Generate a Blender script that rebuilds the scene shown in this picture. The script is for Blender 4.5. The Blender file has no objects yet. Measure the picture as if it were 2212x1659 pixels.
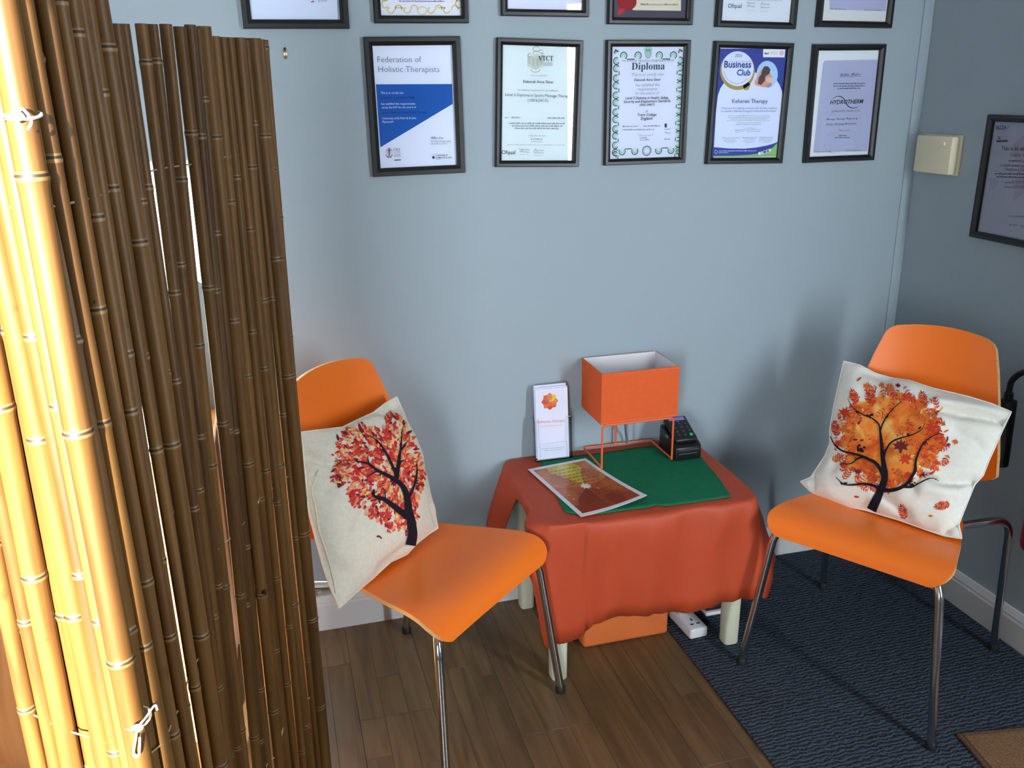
import bpy, bmesh, math, random
import numpy as np
from mathutils import Vector, Matrix, noise
from mathutils.bvhtree import BVHTree

scene = bpy.context.scene
COL = scene.collection
R = math.radians

# ------------------------------------------------------------------ camera
PW, PH = 2212, 1659
FPX = 1905.5
YAW, PIT, ROL = 0.26385, -0.31954, -0.01512
CAM = Vector((-1.9231, -2.3541, 1.5150))
cF = Vector((math.sin(YAW) * math.cos(PIT), math.cos(YAW) * math.cos(PIT), math.sin(PIT)))
_r = Vector((math.cos(YAW), -math.sin(YAW), 0))
_u = _r.cross(cF)
cR = _r * math.cos(ROL) + _u * math.sin(ROL)
cU = -_r * math.sin(ROL) + _u * math.cos(ROL)
cd = bpy.data.cameras.new('camera')
cam = bpy.data.objects.new('camera', cd)
COL.objects.link(cam)
cam.matrix_world = Matrix(((cR.x, cU.x, -cF.x, CAM.x), (cR.y, cU.y, -cF.y, CAM.y), (cR.z, cU.z, -cF.z, CAM.z), (0, 0, 0, 1)))
cd.sensor_fit = 'HORIZONTAL'
cd.sensor_width = 36
cd.lens = FPX / PW * 36
cd.clip_start = 0.02
scene.camera = cam

# ------------------------------------------------------------------ view, world, daylight
scene.view_settings.view_transform = 'Standard'
scene.view_settings.look = 'None'
scene.view_settings.gamma = 1
scene.view_settings.use_curve_mapping = False
scene.view_settings.exposure = 0.32
scene.cycles.use_denoising = True
scene.cycles.max_bounces = 8
scene.cycles.transparent_max_bounces = 24
scene.cycles.sample_clamp_indirect = 6
w = bpy.data.worlds.new('world')
scene.world = w
w.use_nodes = True
w.node_tree.nodes['Background'].inputs[0].default_value = (0.75, 0.85, 1.0, 1)
w.node_tree.nodes['Background'].inputs[1].default_value = 0.4

ROOM_X0, ROOM_Y0, CEIL = -3.5, -3.5, 2.42
WIN = (-3.30, -2.594, 0.25, 2.015)        # opening in the rear wall: x0, x1, z0, z1
DOOR = (-3.24, -2.64, 0.0, 2.02)        # opening in the right wall: y0, y1, z0, z1


def area(name, loc, to, sx, sy, power, col):
    l = bpy.data.lights.new(name, 'AREA')
    l.shape = 'RECTANGLE'
    l.size, l.size_y, l.energy, l.color = sx, sy, power, col
    o = bpy.data.objects.new(name, l)
    COL.objects.link(o)
    o.location = loc
    o.rotation_euler = (Vector(to) - Vector(loc)).to_track_quat('-Z', 'Y').to_euler()
    return o


# daylight coming through the rear window and the glazed door
area('window_daylight', (-2.95, ROOM_Y0 - 0.14, 1.15), (-2.0, 0, 1.0), 0.5, 1.4, 62, (0.88, 0.95, 1.0))
# low sun through the same tall window
sl_ = bpy.data.lights.new('low_sun', 'SUN')
sl_.energy, sl_.color, sl_.angle = 54, (1.0, 0.92, 0.78), R(0.5)
so_ = bpy.data.objects.new('low_sun', sl_)
COL.objects.link(so_)
so_.location = (-3.4, -4.2, 1.6)
so_.rotation_euler = Vector((0.247, 0.969, -0.165)).to_track_quat('-Z', 'Y').to_euler()
area('door_daylight', (0.02, -2.93, 1.3), (-1.3, -0.6, 1.1), 0.28, 1.4, 62, (0.84, 0.94, 1.0))


# ------------------------------------------------------------------ pixel rays
def ray(u, v):
    return cF + cR * ((u - PW / 2) / FPX) - cU * ((v - PH / 2) / FPX)


def hit(u, v, ax, val):
    d = ray(u, v)
    return CAM + d * ((val - CAM[ax]) / d[ax])


def hitp(u, v, P, n):
    d = ray(u, v)
    return CAM + d * ((Vector(P) - CAM).dot(n) / d.dot(n))


def hdist(u, v, dist):
    d = ray(u, v)
    return CAM + d * (dist / math.hypot(d.x, d.y))


def project(P):
    d = Vector(P) - CAM
    z = d.dot(cF)
    return (PW / 2 + FPX * d.dot(cR) / z, PH / 2 - FPX * d.dot(cU) / z)


def crop(x0, y0, s):
    return lambda p: (x0 + p[0] * s, y0 + p[1] * s)


# ------------------------------------------------------------------ materials
def lin(c):
    return tuple(((x / 255) / 12.92 if x / 255 <= 0.04045 else ((x / 255 + 0.055) / 1.055) ** 2.4) for x in c) + (1,)


MAT = {}


def mat(name, rgb, rough=0.6, metal=0.0, var=0.0, vscale=8.0, bump=0.0, bscale=60.0, stretch=(1, 1, 1), spec=0.5, rnd=0.0, coat=0.0, sheen=0.0):
    if name in MAT:
        return MAT[name]
    m = bpy.data.materials.new(name)
    MAT[name] = m
    m.use_nodes = True
    nt = m.node_tree
    b = nt.nodes['Principled BSDF']
    base = lin(rgb)
    b.inputs['Base Color'].default_value = base
    b.inputs['Roughness'].default_value = rough
    b.inputs['Metallic'].default_value = metal
    b.inputs['Specular IOR Level'].default_value = spec
    b.inputs['Coat Weight'].default_value = coat
    b.inputs['Sheen Weight'].default_value = sheen
    tc = nt.nodes.new('ShaderNodeTexCoord')
    mp = nt.nodes.new('ShaderNodeMapping')
    mp.inputs['Scale'].default_value = stretch
    nt.links.new(tc.outputs['Object'], mp.inputs['Vector'])
    n = nt.nodes.new('ShaderNodeTexNoise')
    n.inputs['Scale'].default_value = vscale
    n.inputs['Detail'].default_value = 5
    nt.links.new(mp.outputs[0], n.inputs['Vector'])
    rp = nt.nodes.new('ShaderNodeValToRGB')
    v = max(var, 0.01)
    rp.color_ramp.elements[0].position = 0.3
    rp.color_ramp.elements[1].position = 0.7
    rp.color_ramp.elements[0].color = tuple(c * (1 - v) for c in base[:3]) + (1,)
    rp.color_ramp.elements[1].color = tuple(min(1, c * (1 + v)) for c in base[:3]) + (1,)
    nt.links.new(n.outputs['Fac'], rp.inputs['Fac'])
    out = rp.outputs['Color']
    if rnd:
        oi = nt.nodes.new('ShaderNodeObjectInfo')
        mr = nt.nodes.new('ShaderNodeMapRange')
        mr.inputs['To Min'].default_value = 1 - rnd
        mr.inputs['To Max'].default_value = 1 + rnd
        nt.links.new(oi.outputs['Random'], mr.inputs['Value'])
        hs = nt.nodes.new('ShaderNodeHueSaturation')
        nt.links.new(mr.outputs[0], hs.inputs['Value'])
        nt.links.new(out, hs.inputs['Color'])
        out = hs.outputs['Color']
    nt.links.new(out, b.inputs['Base Color'])
    if bump:
        n2 = nt.nodes.new('ShaderNodeTexNoise')
        n2.inputs['Scale'].default_value = bscale
        n2.inputs['Detail'].default_value = 4
        nt.links.new(mp.outputs[0], n2.inputs['Vector'])
        bp = nt.nodes.new('ShaderNodeBump')
        bp.inputs['Strength'].default_value = bump
        bp.inputs['Distance'].default_value = 0.004
        nt.links.new(n2.outputs['Fac'], bp.inputs['Height'])
        nt.links.new(bp.outputs[0], b.inputs['Normal'])
    return m


def glassmat(name, tint=(1, 1, 1), refl=1.5, rough=0.0):
    m = bpy.data.materials.new(name)
    MAT[name] = m
    m.use_nodes = True
    nt = m.node_tree
    for x in list(nt.nodes):
        nt.nodes.remove(x)
    o = nt.nodes.new('ShaderNodeOutputMaterial')
    mx = nt.nodes.new('ShaderNodeMixShader')
    tr = nt.nodes.new('ShaderNodeBsdfTransparent')
    tr.inputs[0].default_value = tint + (1,)
    gl = nt.nodes.new('ShaderNodeBsdfGlossy')
    gl.inputs['Roughness'].default_value = rough
    fr = nt.nodes.new('ShaderNodeFresnel')
    fr.inputs[0].default_value = refl
    nt.links.new(fr.outputs[0], mx.inputs[0])
    nt.links.new(tr.outputs[0], mx.inputs[1])
    nt.links.new(gl.outputs[0], mx.inputs[2])
    nt.links.new(mx.outputs[0], o.inputs[0])
    return m


# ------------------------------------------------------------------ objects
def tag(o, label=None, cat=None, group=None, kind=None):
    if label:
        o['label'] = label
    if cat:
        o['category'] = cat
    if group:
        o['group'] = group
    if kind:
        o['kind'] = kind
    return o


def empty(name, loc, rz=0.0):
    o = bpy.data.objects.new(name, None)
    COL.objects.link(o)
    o.location = loc
    o.rotation_euler = (0, 0, rz)
    o.empty_display_size = 0.05
    return o


def world_of(o):
    m = Matrix.LocRotScale(o.location, o.rotation_euler, o.scale)
    return world_of(o.parent) @ m if o.parent else m


class MB:
    """collects geometry for ONE mesh object"""

    def __init__(self):
        self.v, self.f, self.m = [], [], []

    def add(self, verts, faces, mi=0):
        k = len(self.v)
        self.v += [tuple(x) for x in verts]
        self.f += [tuple(i + k for i in f) for f in faces]
        self.m += [mi] * len(faces)
        return self

    def grid(self, rows, mi=0, closeu=False, closev=False, flip=False):
        nu, nv = len(rows), len(rows[0])
        vs = [p for r in rows for p in r]
        fs = []
        for i in range(nu if closeu else nu - 1):
            for j in range(nv if closev else nv - 1):
                a, b = i * nv + j, i * nv + (j + 1) % nv
                c, d = ((i + 1) % nu) * nv + (j + 1) % nv, ((i + 1) % nu) * nv + j
                fs.append((a, d, c, b) if flip else (a, b, c, d))
        return self.add(vs, fs, mi)

    def box(self, x0, x1, y0, y1, z0, z1, mi=0, bev=0.0, M=None, seg=2):
        bm = bmesh.new()
        vs = [bm.verts.new((x, y, z)) for x in (x0, x1) for y in (y0, y1) for z in (z0, z1)]
        for f in ((0, 1, 3, 2), (4, 6, 7, 5), (0, 4, 5, 1), (2, 3, 7, 6), (0, 2, 6, 4), (1, 5, 7, 3)):
            bm.faces.new([vs[i] for i in f])
        if bev > 0:
            bmesh.ops.bevel(bm, geom=list(bm.edges), offset=bev, segments=seg, affect='EDGES', profile=0.5)
        bm.verts.index_update()
        P = [v.co.copy() for v in bm.verts]
        if M is not None:
            P = [M @ p for p in P]
        self.add(P, [[v.index for v in f.verts] for f in bm.faces], mi)
        bm.free()
        return self

    def tube(self, pts, r, n=10, mi=0, cap=True, closed=False):
        pts = [Vector(p) for p in pts]
        rs = r if isinstance(r, (list, tuple)) else [r] * len(pts)
        rows, up = [], None
        for i, p in enumerate(pts):
            if closed:
                t = (pts[(i + 1) % len(pts)] - pts[i - 1]).normalized()
            else:
                t = (pts[min(i + 1, len(pts) - 1)] - pts[max(i - 1, 0)]).normalized()
            if up is None:
                up = Vector((0, 0, 1)) if abs(t.z) < 0.9 else Vector((1, 0, 0))
            a = t.cross(up).normalized()
            up = a.cross(t).normalized()
            rows.append([p + (a * math.cos(q) + up * math.sin(q)) * rs[i] for q in (2 * math.pi * k / n for k in range(n))])
        k = len(self.v)
        self.grid(rows, mi, closev=True, closeu=closed)
        if cap and not closed:
            self.f += [tuple(k + j for j in range(n)), tuple(k + (len(pts) - 1) * n + j for j in reversed(range(n)))]
            self.m += [mi, mi]
        return self

    def lathe(self, prof, n=20, M=None, mi=0):
        rows = [[Vector((r * math.cos(a), r * math.sin(a), z)) for a in (2 * math.pi * k / n for k in range(n))] for r, z in prof]
        if M is not None:
            rows = [[M @ p for p in r] for r in rows]
        k = len(self.v)
        self.grid(rows, mi, closev=True)
        self.f += [tuple(k + j for j in reversed(range(n))), tuple(k + (len(prof) - 1) * n + j for j in range(n))]
        self.m += [mi, mi]
        return self

    def build(self, name, mats, parent=None, local=False, angle=35, smooth=True, label=None, fixn=True, base=None):
        if not isinstance(mats, (list, tuple)):
            mats = [mats]
        vs = [Vector(v) for v in self.v]
        loc = Vector((0, 0, 0))
        if parent is not None:
            if not local:
                inv = world_of(parent).inverted()
                vs = [inv @ v for v in vs]
        elif base is not False:
            lo = Vector([min(v[i] for v in vs) for i in range(3)])
            hi = Vector([max(v[i] for v in vs) for i in range(3)])
            loc = Vector(((lo.x + hi.x) / 2, (lo.y + hi.y) / 2, lo.z)) if base is None else Vector(base)
            vs = [v - loc for v in vs]
        me = bpy.data.meshes.new(name)
        me.from_pydata([tuple(v) for v in vs], [], self.f)
        for m in mats:
            me.materials.append(m)
        me.polygons.foreach_set('material_index', self.m)
        if fixn:
            bm = bmesh.new()
            bm.from_mesh(me)
            bmesh.ops.recalc_face_normals(bm, faces=bm.faces)
            bm.to_mesh(me)
            bm.free()
        if smooth:
            me.polygons.foreach_set('use_smooth', [True] * len(me.polygons))
            me.set_sharp_from_angle(angle=R(angle))
        me.update()
        o = bpy.data.objects.new(name, me)
        COL.objects.link(o)
        o.location = loc
        if parent is not None:
            o.parent = parent
        if label:
            o['label'] = label
        return o


def struct(o):
    o['kind'] = 'structure'
    return o


def catmull(pts, n):
    pts = [Vector(p) for p in pts]
    P = [pts[0] * 2 - pts[1]] + pts + [pts[-1] * 2 - pts[-2]]
    out = []
    for i in range(1, len(P) - 2):
        for k in range(n):
            t = k / n
            a, b, c, d = P[i - 1], P[i], P[i + 1], P[i + 2]
            out.append(0.5 * ((2 * b) + (c - a) * t + (2 * a - 5 * b + 4 * c - d) * t * t + (3 * b - a - 3 * c + d) * t ** 3))
    out.append(pts[-1].copy())
    return out


def rounded(pts, r, n=5):
    """polyline with rounded inner corners"""
    pts = [Vector(p) for p in pts]
    out = [pts[0]]
    for i in range(1, len(pts) - 1):
        a, b, c = pts[i - 1], pts[i], pts[i + 1]
        d1, d2 = (a - b), (c - b)
        k = min(r, d1.length * 0.45, d2.length * 0.45)
        p, q = b + d1.normalized() * k, b + d2.normalized() * k
        for j in range(n + 1):
            t = j / n
            out.append(p * (1 - t) ** 2 + b * 2 * t * (1 - t) + q * t * t)
    out.append(pts[-1])
    return out


def resample(pts, n):
    pts = [Vector(p) for p in pts]
    L = [0]
    for a, b in zip(pts, pts[1:]):
        L.append(L[-1] + (b - a).length)
    out = []
    for k in range(n):
        s = L[-1] * k / (n - 1)
        i = max(j for j in range(len(L)) if L[j] <= s + 1e-9)
        i = min(i, len(pts) - 2)
        t = (s - L[i]) / max(1e-9, L[i + 1] - L[i])
        out.append(pts[i].lerp(pts[i + 1], t))
    return out


def coons(top, bot, left, right, n, m):
    """top/bot run left->right, left/right run top->bottom; returns n rows (top->bottom) of m points"""
    T, B = resample(top, m), resample(bot, m)
    Lf, Rt = resample(left, n), resample(right, n)
    rows = []
    for i in range(n):
        v = i / (n - 1)
        row = []
        for j in range(m):
            u = j / (m - 1)
            p = T[j] * (1 - v) + B[j] * v + Lf[i] * (1 - u) + Rt[i] * u
            p -= T[0] * (1 - u) * (1 - v) + T[-1] * u * (1 - v) + B[0] * (1 - u) * v + B[-1] * u * v
            row.append(p)
        rows.append(row)
    return rows

# ------------------------------------------------------------------ material palette
wallm = mat('wall_paint', (155, 169, 178), 0.75, var=0.012, vscale=2.5, bump=0.06, bscale=140)
whitep = mat('white_gloss_paint', (214, 214, 214), 0.35, var=0.015)
ceilm = mat('ceiling_paint', (180, 182, 182), 0.8)
blackf = mat('black_frame', (15, 16, 19), 0.38, var=0.05, vscale=30)
orangem = mat('orange_laminate', (246, 120, 30), 0.36, var=0.015, vscale=3, bump=0.02, bscale=300)
plym = mat('plywood_edge', (214, 170, 112), 0.55, var=0.16, vscale=30, stretch=(1, 1, 14))
chrome = mat('chrome', (205, 205, 208), 0.12, metal=1.0)
rubber = mat('black_rubber', (16, 16, 16), 0.6)
blackp = mat('black_plastic', (17, 18, 21), 0.35)
glass = glassmat('picture_glass')
clear = glassmat('clear_acrylic', (0.985, 0.99, 0.995), 1.22)


def wood(name, c1, c2, rnd=0.14, rough=0.45, axis=(26, 2.2, 26)):
    m = bpy.data.materials.new(name)
    MAT[name] = m
    m.use_nodes = True
    nt = m.node_tree
    b = nt.nodes['Principled BSDF']
    b.inputs['Roughness'].default_value = rough
    tc = nt.nodes.new('ShaderNodeTexCoord')
    oi = nt.nodes.new('ShaderNodeObjectInfo')
    mp = nt.nodes.new('ShaderNodeMapping')
    mp.inputs['Scale'].default_value = axis
    ad = nt.nodes.new('ShaderNodeVectorMath')
    ad.operation = 'ADD'
    mu = nt.nodes.new('ShaderNodeMath')
    mu.operation = 'MULTIPLY'
    mu.inputs[1].default_value = 37
    nt.links.new(oi.outputs['Random'], mu.inputs[0])
    nt.links.new(tc.outputs['Object'], ad.inputs[0])
    nt.links.new(mu.outputs[0], ad.inputs[1])
    nt.links.new(ad.outputs[0], mp.inputs[0])
    n = nt.nodes.new('ShaderNodeTexNoise')
    n.inputs['Scale'].default_value = 1.6
    n.inputs['Detail'].default_value = 7
    n.inputs['Distortion'].default_value = 1.1
    nt.links.new(mp.outputs[0], n.inputs['Vector'])
    rp = nt.nodes.new('ShaderNodeValToRGB')
    rp.color_ramp.elements[0].position = 0.34
    rp.color_ramp.elements[1].position = 0.66
    rp.color_ramp.elements[0].color = lin(c1)
    rp.color_ramp.elements[1].color = lin(c2)
    nt.links.new(n.outputs['Fac'], rp.inputs[0])
    hs = nt.nodes.new('ShaderNodeHueSaturation')
    mr = nt.nodes.new('ShaderNodeMapRange')
    mr.inputs['To Min'].default_value = 1 - rnd
    mr.inputs['To Max'].default_value = 1 + rnd
    nt.links.new(oi.outputs['Random'], mr.inputs['Value'])
    nt.links.new(mr.outputs[0], hs.inputs['Value'])
    nt.links.new(rp.outputs[0], hs.inputs['Color'])
    nt.links.new(hs.outputs[0], b.inputs['Base Color'])
    bp = nt.nodes.new('ShaderNodeBump')
    bp.inputs['Strength'].default_value = 0.08
    bp.inputs['Distance'].default_value = 0.002
    nt.links.new(n.outputs['Fac'], bp.inputs['Height'])
    nt.links.new(bp.outputs[0], b.inputs['Normal'])
    return m


floorm = wood('oak_laminate', (84, 65, 42), (110, 86, 57), 0.10, 0.42, (20, 1.6, 20))
cabm = wood('cabinet_wood', (176, 112, 62), (206, 142, 86), 0.05, 0.4, (14, 14, 1.4))

# ------------------------------------------------------------------ the room shell
T = 0.1


def wallbox(name, boxes, m=None):
    b = MB()
    for x in boxes:
        b.box(*x)
    return struct(b.build(name, m or wallm, base=False))


wallbox('wall_back', [(ROOM_X0 - T, T, 0, T, -0.02, CEIL)])
wallbox('wall_left', [(ROOM_X0 - T, ROOM_X0, ROOM_Y0, 0, -0.02, CEIL)])
wallbox('wall_right', [(0, T, DOOR[1], 0, -0.02, CEIL), (0, T, ROOM_Y0, DOOR[0], -0.02, CEIL), (0, T, DOOR[0], DOOR[1], DOOR[3], CEIL)])
wallbox('wall_rear', [(ROOM_X0 - T, WIN[0], ROOM_Y0 - T, ROOM_Y0, -0.02, CEIL), (WIN[1], T, ROOM_Y0 - T, ROOM_Y0, -0.02, CEIL),
                      (WIN[0], WIN[1], ROOM_Y0 - T, ROOM_Y0, -0.02, WIN[2]), (WIN[0], WIN[1], ROOM_Y0 - T, ROOM_Y0, WIN[3], CEIL)])
wallbox('ceiling', [(ROOM_X0 - T, T, ROOM_Y0 - T, T, CEIL, CEIL + 0.1)], ceilm)

# rear window: frame, mullion, panes
wn = empty('window_1', ((WIN[0] + WIN[1]) / 2, ROOM_Y0 - 0.06, WIN[2]))
struct(wn)
fr = MB()
x0, x1, z0, z1 = WIN
for a in ((x0, x0 + 0.05, z0, z1), (x1 - 0.05, x1, z0, z1), (x0 + 0.05, x1 - 0.05, z0, z0 + 0.05), (x0 + 0.05, x1 - 0.05, z1 - 0.05, z1)):
    fr.box(a[0], a[1], ROOM_Y0 - 0.09, ROOM_Y0 - 0.03, a[2], a[3], bev=0.004)
fr.build('window_frame', whitep, wn)
for a, b_ in ((x0 + 0.05, x1 - 0.05),):
    MB().box(a, b_, ROOM_Y0 - 0.062, ROOM_Y0 - 0.058, z0 + 0.05, z1 - 0.05).build('pane', glass, wn)

# glazed door in the right wall
dr = empty('door_1', (0.06, (DOOR[0] + DOOR[1]) / 2, 0))
struct(dr)
fr = MB()
y0, y1, z0, z1 = DOOR
for a in ((y0, y0 + 0.1, 0, z1), (y1 - 0.1, y1, 0, z1), (y0 + 0.1, y1 - 0.1, 0, 0.62), (y0 + 0.1, y1 - 0.1, z1 - 0.12, z1), (y0 + 0.1, y1 - 0.1, 1.02, 1.08), (y0 + 0.1, y1 - 0.1, 1.46, 1.5)):
    fr.box(0.04, 0.08, a[0], a[1], a[2], a[3], bev=0.004)
fr.build('door_frame', whitep, dr)
for a, b_ in ((0.62, 1.02), (1.08, 1.46), (1.5, z1 - 0.12)):
    MB().box(0.058, 0.062, y0 + 0.1, y1 - 0.1, a, b_).build('pane', glass, dr)
hd = MB().tube(rounded([(0.04, y1 - 0.05, 1.05), (-0.005, y1 - 0.05, 1.05), (-0.005, y1 - 0.16, 1.05)], 0.015), 0.009, 10)
hd.build('door_handle', chrome, dr)


# skirting boards: a moulded profile swept along the wall
def skirting(name, a, b, inward):
    prof = [(0, 0), (0.016, 0), (0.016, 0.082), (0.0135, 0.088), (0.0135, 0.094), (0.009, 0.103), (0.006, 0.111), (0, 0.112)]
    A, B, n = Vector(a), Vector(b), Vector(inward)
    rows = [[A + n * p[0] + Vector((0, 0, p[1])) for p in prof], [B + n * p[0] + Vector((0, 0, p[1])) for p in prof]]
    return struct(MB().grid(rows).build(name, whitep, base=False, angle=20))


skirting('baseboard_back', (ROOM_X0, 0, 0), (0, 0, 0), (0, -1, 0))
skirting('baseboard_right', (0, 0, 0), (0, DOOR[1] + 0.01, 0), (-1, 0, 0))
skirting('baseboard_left', (ROOM_X0, 0, 0), (ROOM_X0, ROOM_Y0, 0), (1, 0, 0))
struct(MB().box(-0.034, -0.0005, -0.0045, 0, 0.113, CEIL, bev=0.0015).build('trim_1', wallm, base=False))

# a thin painted cable run above the skirting, with its clip
cb = MB().tube([(-2.05, -0.006, 0.124), (-1.8, -0.006, 0.123), (-1.5, -0.006, 0.124), (-1.36, -0.006, 0.124)], 0.004, 8)
cr = empty('wall_cable', (-1.7, -0.006, 0.119))
tag(cr, 'thin pale cable clipped along the top of the skirting behind the left chair', 'cable')
cb.build('cord', mat('cable_cream', (150, 145, 128), 0.5), cr)
for x in (-1.885, -1.62):
    MB().box(x - 0.006, x + 0.006, -0.013, -0.0005, 0.117, 0.131, bev=0.002).build('clip', mat('cable_clip', (176, 168, 150), 0.5), cr)

# ------------------------------------------------------------------ floor with laminate strips
rng = random.Random(4)
flo = empty('floor', (-1.85, -1.75, -0.03))
struct(flo)
MB().box(ROOM_X0, 0, ROOM_Y0, 0, -0.03, -0.0085).build('subfloor', mat('floor_gap', (40, 28, 18), 0.8), flo)
SW = 0.0633
far = MB()
ix = 0
x = -0.904 + 0.03
JOINT = {0: -0.86, 1: -0.74, 2: -0.63}
while x > ROOM_X0:
    xa, xb = max(x - SW, ROOM_X0), x
    board = ix // 3
    gap = 0.0007 if ix % 3 == 2 else 0.00025
    end = [-0.84, -0.28, -0.62, -1.02, -0.45, -0.2, -0.7, -0.36][board % 8]
    y = 0.0
    cuts = [0.0]
    yy = -rng.uniform(0.12, 0.7)
    while yy > ROOM_Y0:
        cuts.append(yy)
        yy -= rng.uniform(0.5, 0.85)
    cuts.append(ROOM_Y0)
    cuts = [q for q in cuts if abs(q - end) > 0.14 or q in (0.0, ROOM_Y0)]
    cuts = sorted(set(cuts + [end]), reverse=True)
    for a, b_ in zip(cuts, cuts[1:]):
        if a - b_ < 0.05 and b_ != ROOM_Y0:
            pass
        ge = 0.0009 if abs(b_ - end) < 1e-6 else 0.00012
        if a > -1.15 and xa > -2.85:
            pl = MB().box(xa + gap, xb - 0.0002, b_ + ge, a - 0.0002, -0.0085, 0, bev=0.0004, seg=1)
            pl.build('plank', floorm, flo, smooth=False)
        else:
            far.box(xa + gap, xb - 0.0002, b_ + ge, a - 0.0002, -0.0085, 0)
    x -= SW
    ix += 1
tag(far.build('plank_field', floorm, flo, smooth=False), kind='stuff')


# ------------------------------------------------------------------ navy ribbed carpet, coir doormat
def carpetmat():
    m = bpy.data.materials.new('navy_carpet')
    m.use_nodes = True
    nt = m.node_tree
    b = nt.nodes['Principled BSDF']
    b.inputs['Roughness'].default_value = 0.95
    b.inputs['Specular IOR Level'].default_value = 0.1
    tc = nt.nodes.new('ShaderNodeTexCoord')
    mp = nt.nodes.new('ShaderNodeMapping')
    mp.inputs['Rotation'].default_value = (0, 0, R(0))
    nt.links.new(tc.outputs['Object'], mp.inputs[0])
    wv = nt.nodes.new('ShaderNodeTexWave')
    wv.bands_direction = 'Y'
    wv.inputs['Scale'].default_value = 26
    wv.inputs['Distortion'].default_value = 5.5
    wv.inputs['Detail'].default_value = 2.5
    wv.inputs['Detail Scale'].default_value = 2.2
    nt.links.new(mp.outputs[0], wv.inputs[0])
    n = nt.nodes.new('ShaderNodeTexNoise')
    n.inputs['Scale'].default_value = 260
    n.inputs['Detail'].default_value = 3
    nt.links.new(mp.outputs[0], n.inputs[0])
    n3 = nt.nodes.new('ShaderNodeTexNoise')
    n3.inputs['Scale'].default_value = 5
    nt.links.new(mp.outputs[0], n3.inputs[0])
    mu = nt.nodes.new('ShaderNodeMath')
    mu.operation = 'MULTIPLY_ADD'
    mu.inputs[1].default_value = 0.55
    nt.links.new(wv.outputs['Fac'], mu.inputs[0])
    nt.links.new(n.outputs['Fac'], mu.inputs[2])
    rp = nt.nodes.new('ShaderNodeValToRGB')
    e = rp.color_ramp.elements
    e[0].position, e[0].color = 0.3, lin((22, 25, 32))
    e[1].position, e[1].color = 1.0, lin((78, 88, 102))
    nt.links.new(mu.outputs[0], rp.inputs[0])
    nt.links.new(rp.outputs[0], b.inputs['Base Color'])
    bp = nt.nodes.new('ShaderNodeBump')
    bp.inputs['Strength'].default_value = 0.9
    bp.inputs['Distance'].default_value = 0.004
    nt.links.new(mu.outputs[0], bp.inputs['Height'])
    nt.links.new(bp.outputs[0], b.inputs['Normal'])
    return m


CZ = 0.007
cp = MB().box(-0.904, -0.017, ROOM_Y0 + 0.01, -0.017, 0.0002, CZ, bev=0.002)
tag(cp.build('carpet', carpetmat()), 'navy blue ribbed carpet covering the floor under the right chair', 'carpet')

coir = mat('coir', (146, 112, 84), 0.95, var=0.25, vscale=220, bump=0.9, bscale=260, spec=0.1)
edge = mat('coir_edge', (112, 84, 64), 0.9, var=0.2, vscale=160, bump=0.6, bscale=300, spec=0.1)
c0 = hit(2066, 1584, 2, 0.015)
e1 = Vector((math.cos(R(-9)), math.sin(R(-9)), 0))
e2 = Vector((e1.y, -e1.x, 0))
L1, L2 = min(0.62, (-0.03 - c0.x) / e1.x), 0.6
if True:
    dm = empty('doormat', (c0 + e1 * L1 / 2 + e2 * L2 / 2).xy.to_3d() + Vector((0, 0, CZ)))
    tag(dm, 'tan coir doormat lying on the navy carpet in the lower right corner', 'doormat')
    Mx = Matrix(((e1.x, e2.x, 0, c0.x), (e1.y, e2.y, 0, c0.y), (0, 0, 1, CZ), (0, 0, 0, 1)))
    MB().box(0.012, L1, 0.012, L2, 0.0004, 0.011, bev=0.003, M=Mx).build('pile', coir, dm)
    bb = MB()
    bb.box(0, 0.012, 0, L2, 0.0004, 0.009, bev=0.003, M=Mx)
    bb.box(0.012, L1, 0, 0.012, 0.0004, 0.009, bev=0.003, M=Mx)
    bb.build('bound_edge', edge, dm)


# ------------------------------------------------------------------ framed certificates
TXT = {}


def fontmesh(body, shear=0.0, off=0.0, space=1.0):
    key = (body, shear, off, space)
    if key not in TXT:
        c = bpy.data.curves.new('t', 'FONT')
        c.body = body
        c.resolution_u = 2
        c.shear = shear
        c.offset = off
        c.space_character = space
        o = bpy.data.objects.new('t', c)
        me = bpy.data.meshes.new_from_object(o)
        vs = [(v.co.x, v.co.y) for v in me.vertices]
        fs = [tuple(p.vertices) for p in me.polygons]
        bpy.data.objects.remove(o)
        bpy.data.curves.remove(c)
        bpy.data.meshes.remove(me)
        TXT[key] = (vs, fs)
    return TXT[key]


def maps(s, up, lo, holes={}):
    return ''.join(holes.get(ch) or (chr(up + ord(ch) - 65) if 'A' <= ch <= 'Z' else chr(lo + ord(ch) - 97) if 'a' <= ch <= 'z' else ch) for ch in s)


def serif(s):
    return maps(s, 0x1D400, 0x1D41A)


def script(s):
    return maps(s, 0x1D4D0, 0x1D4EA)


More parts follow.
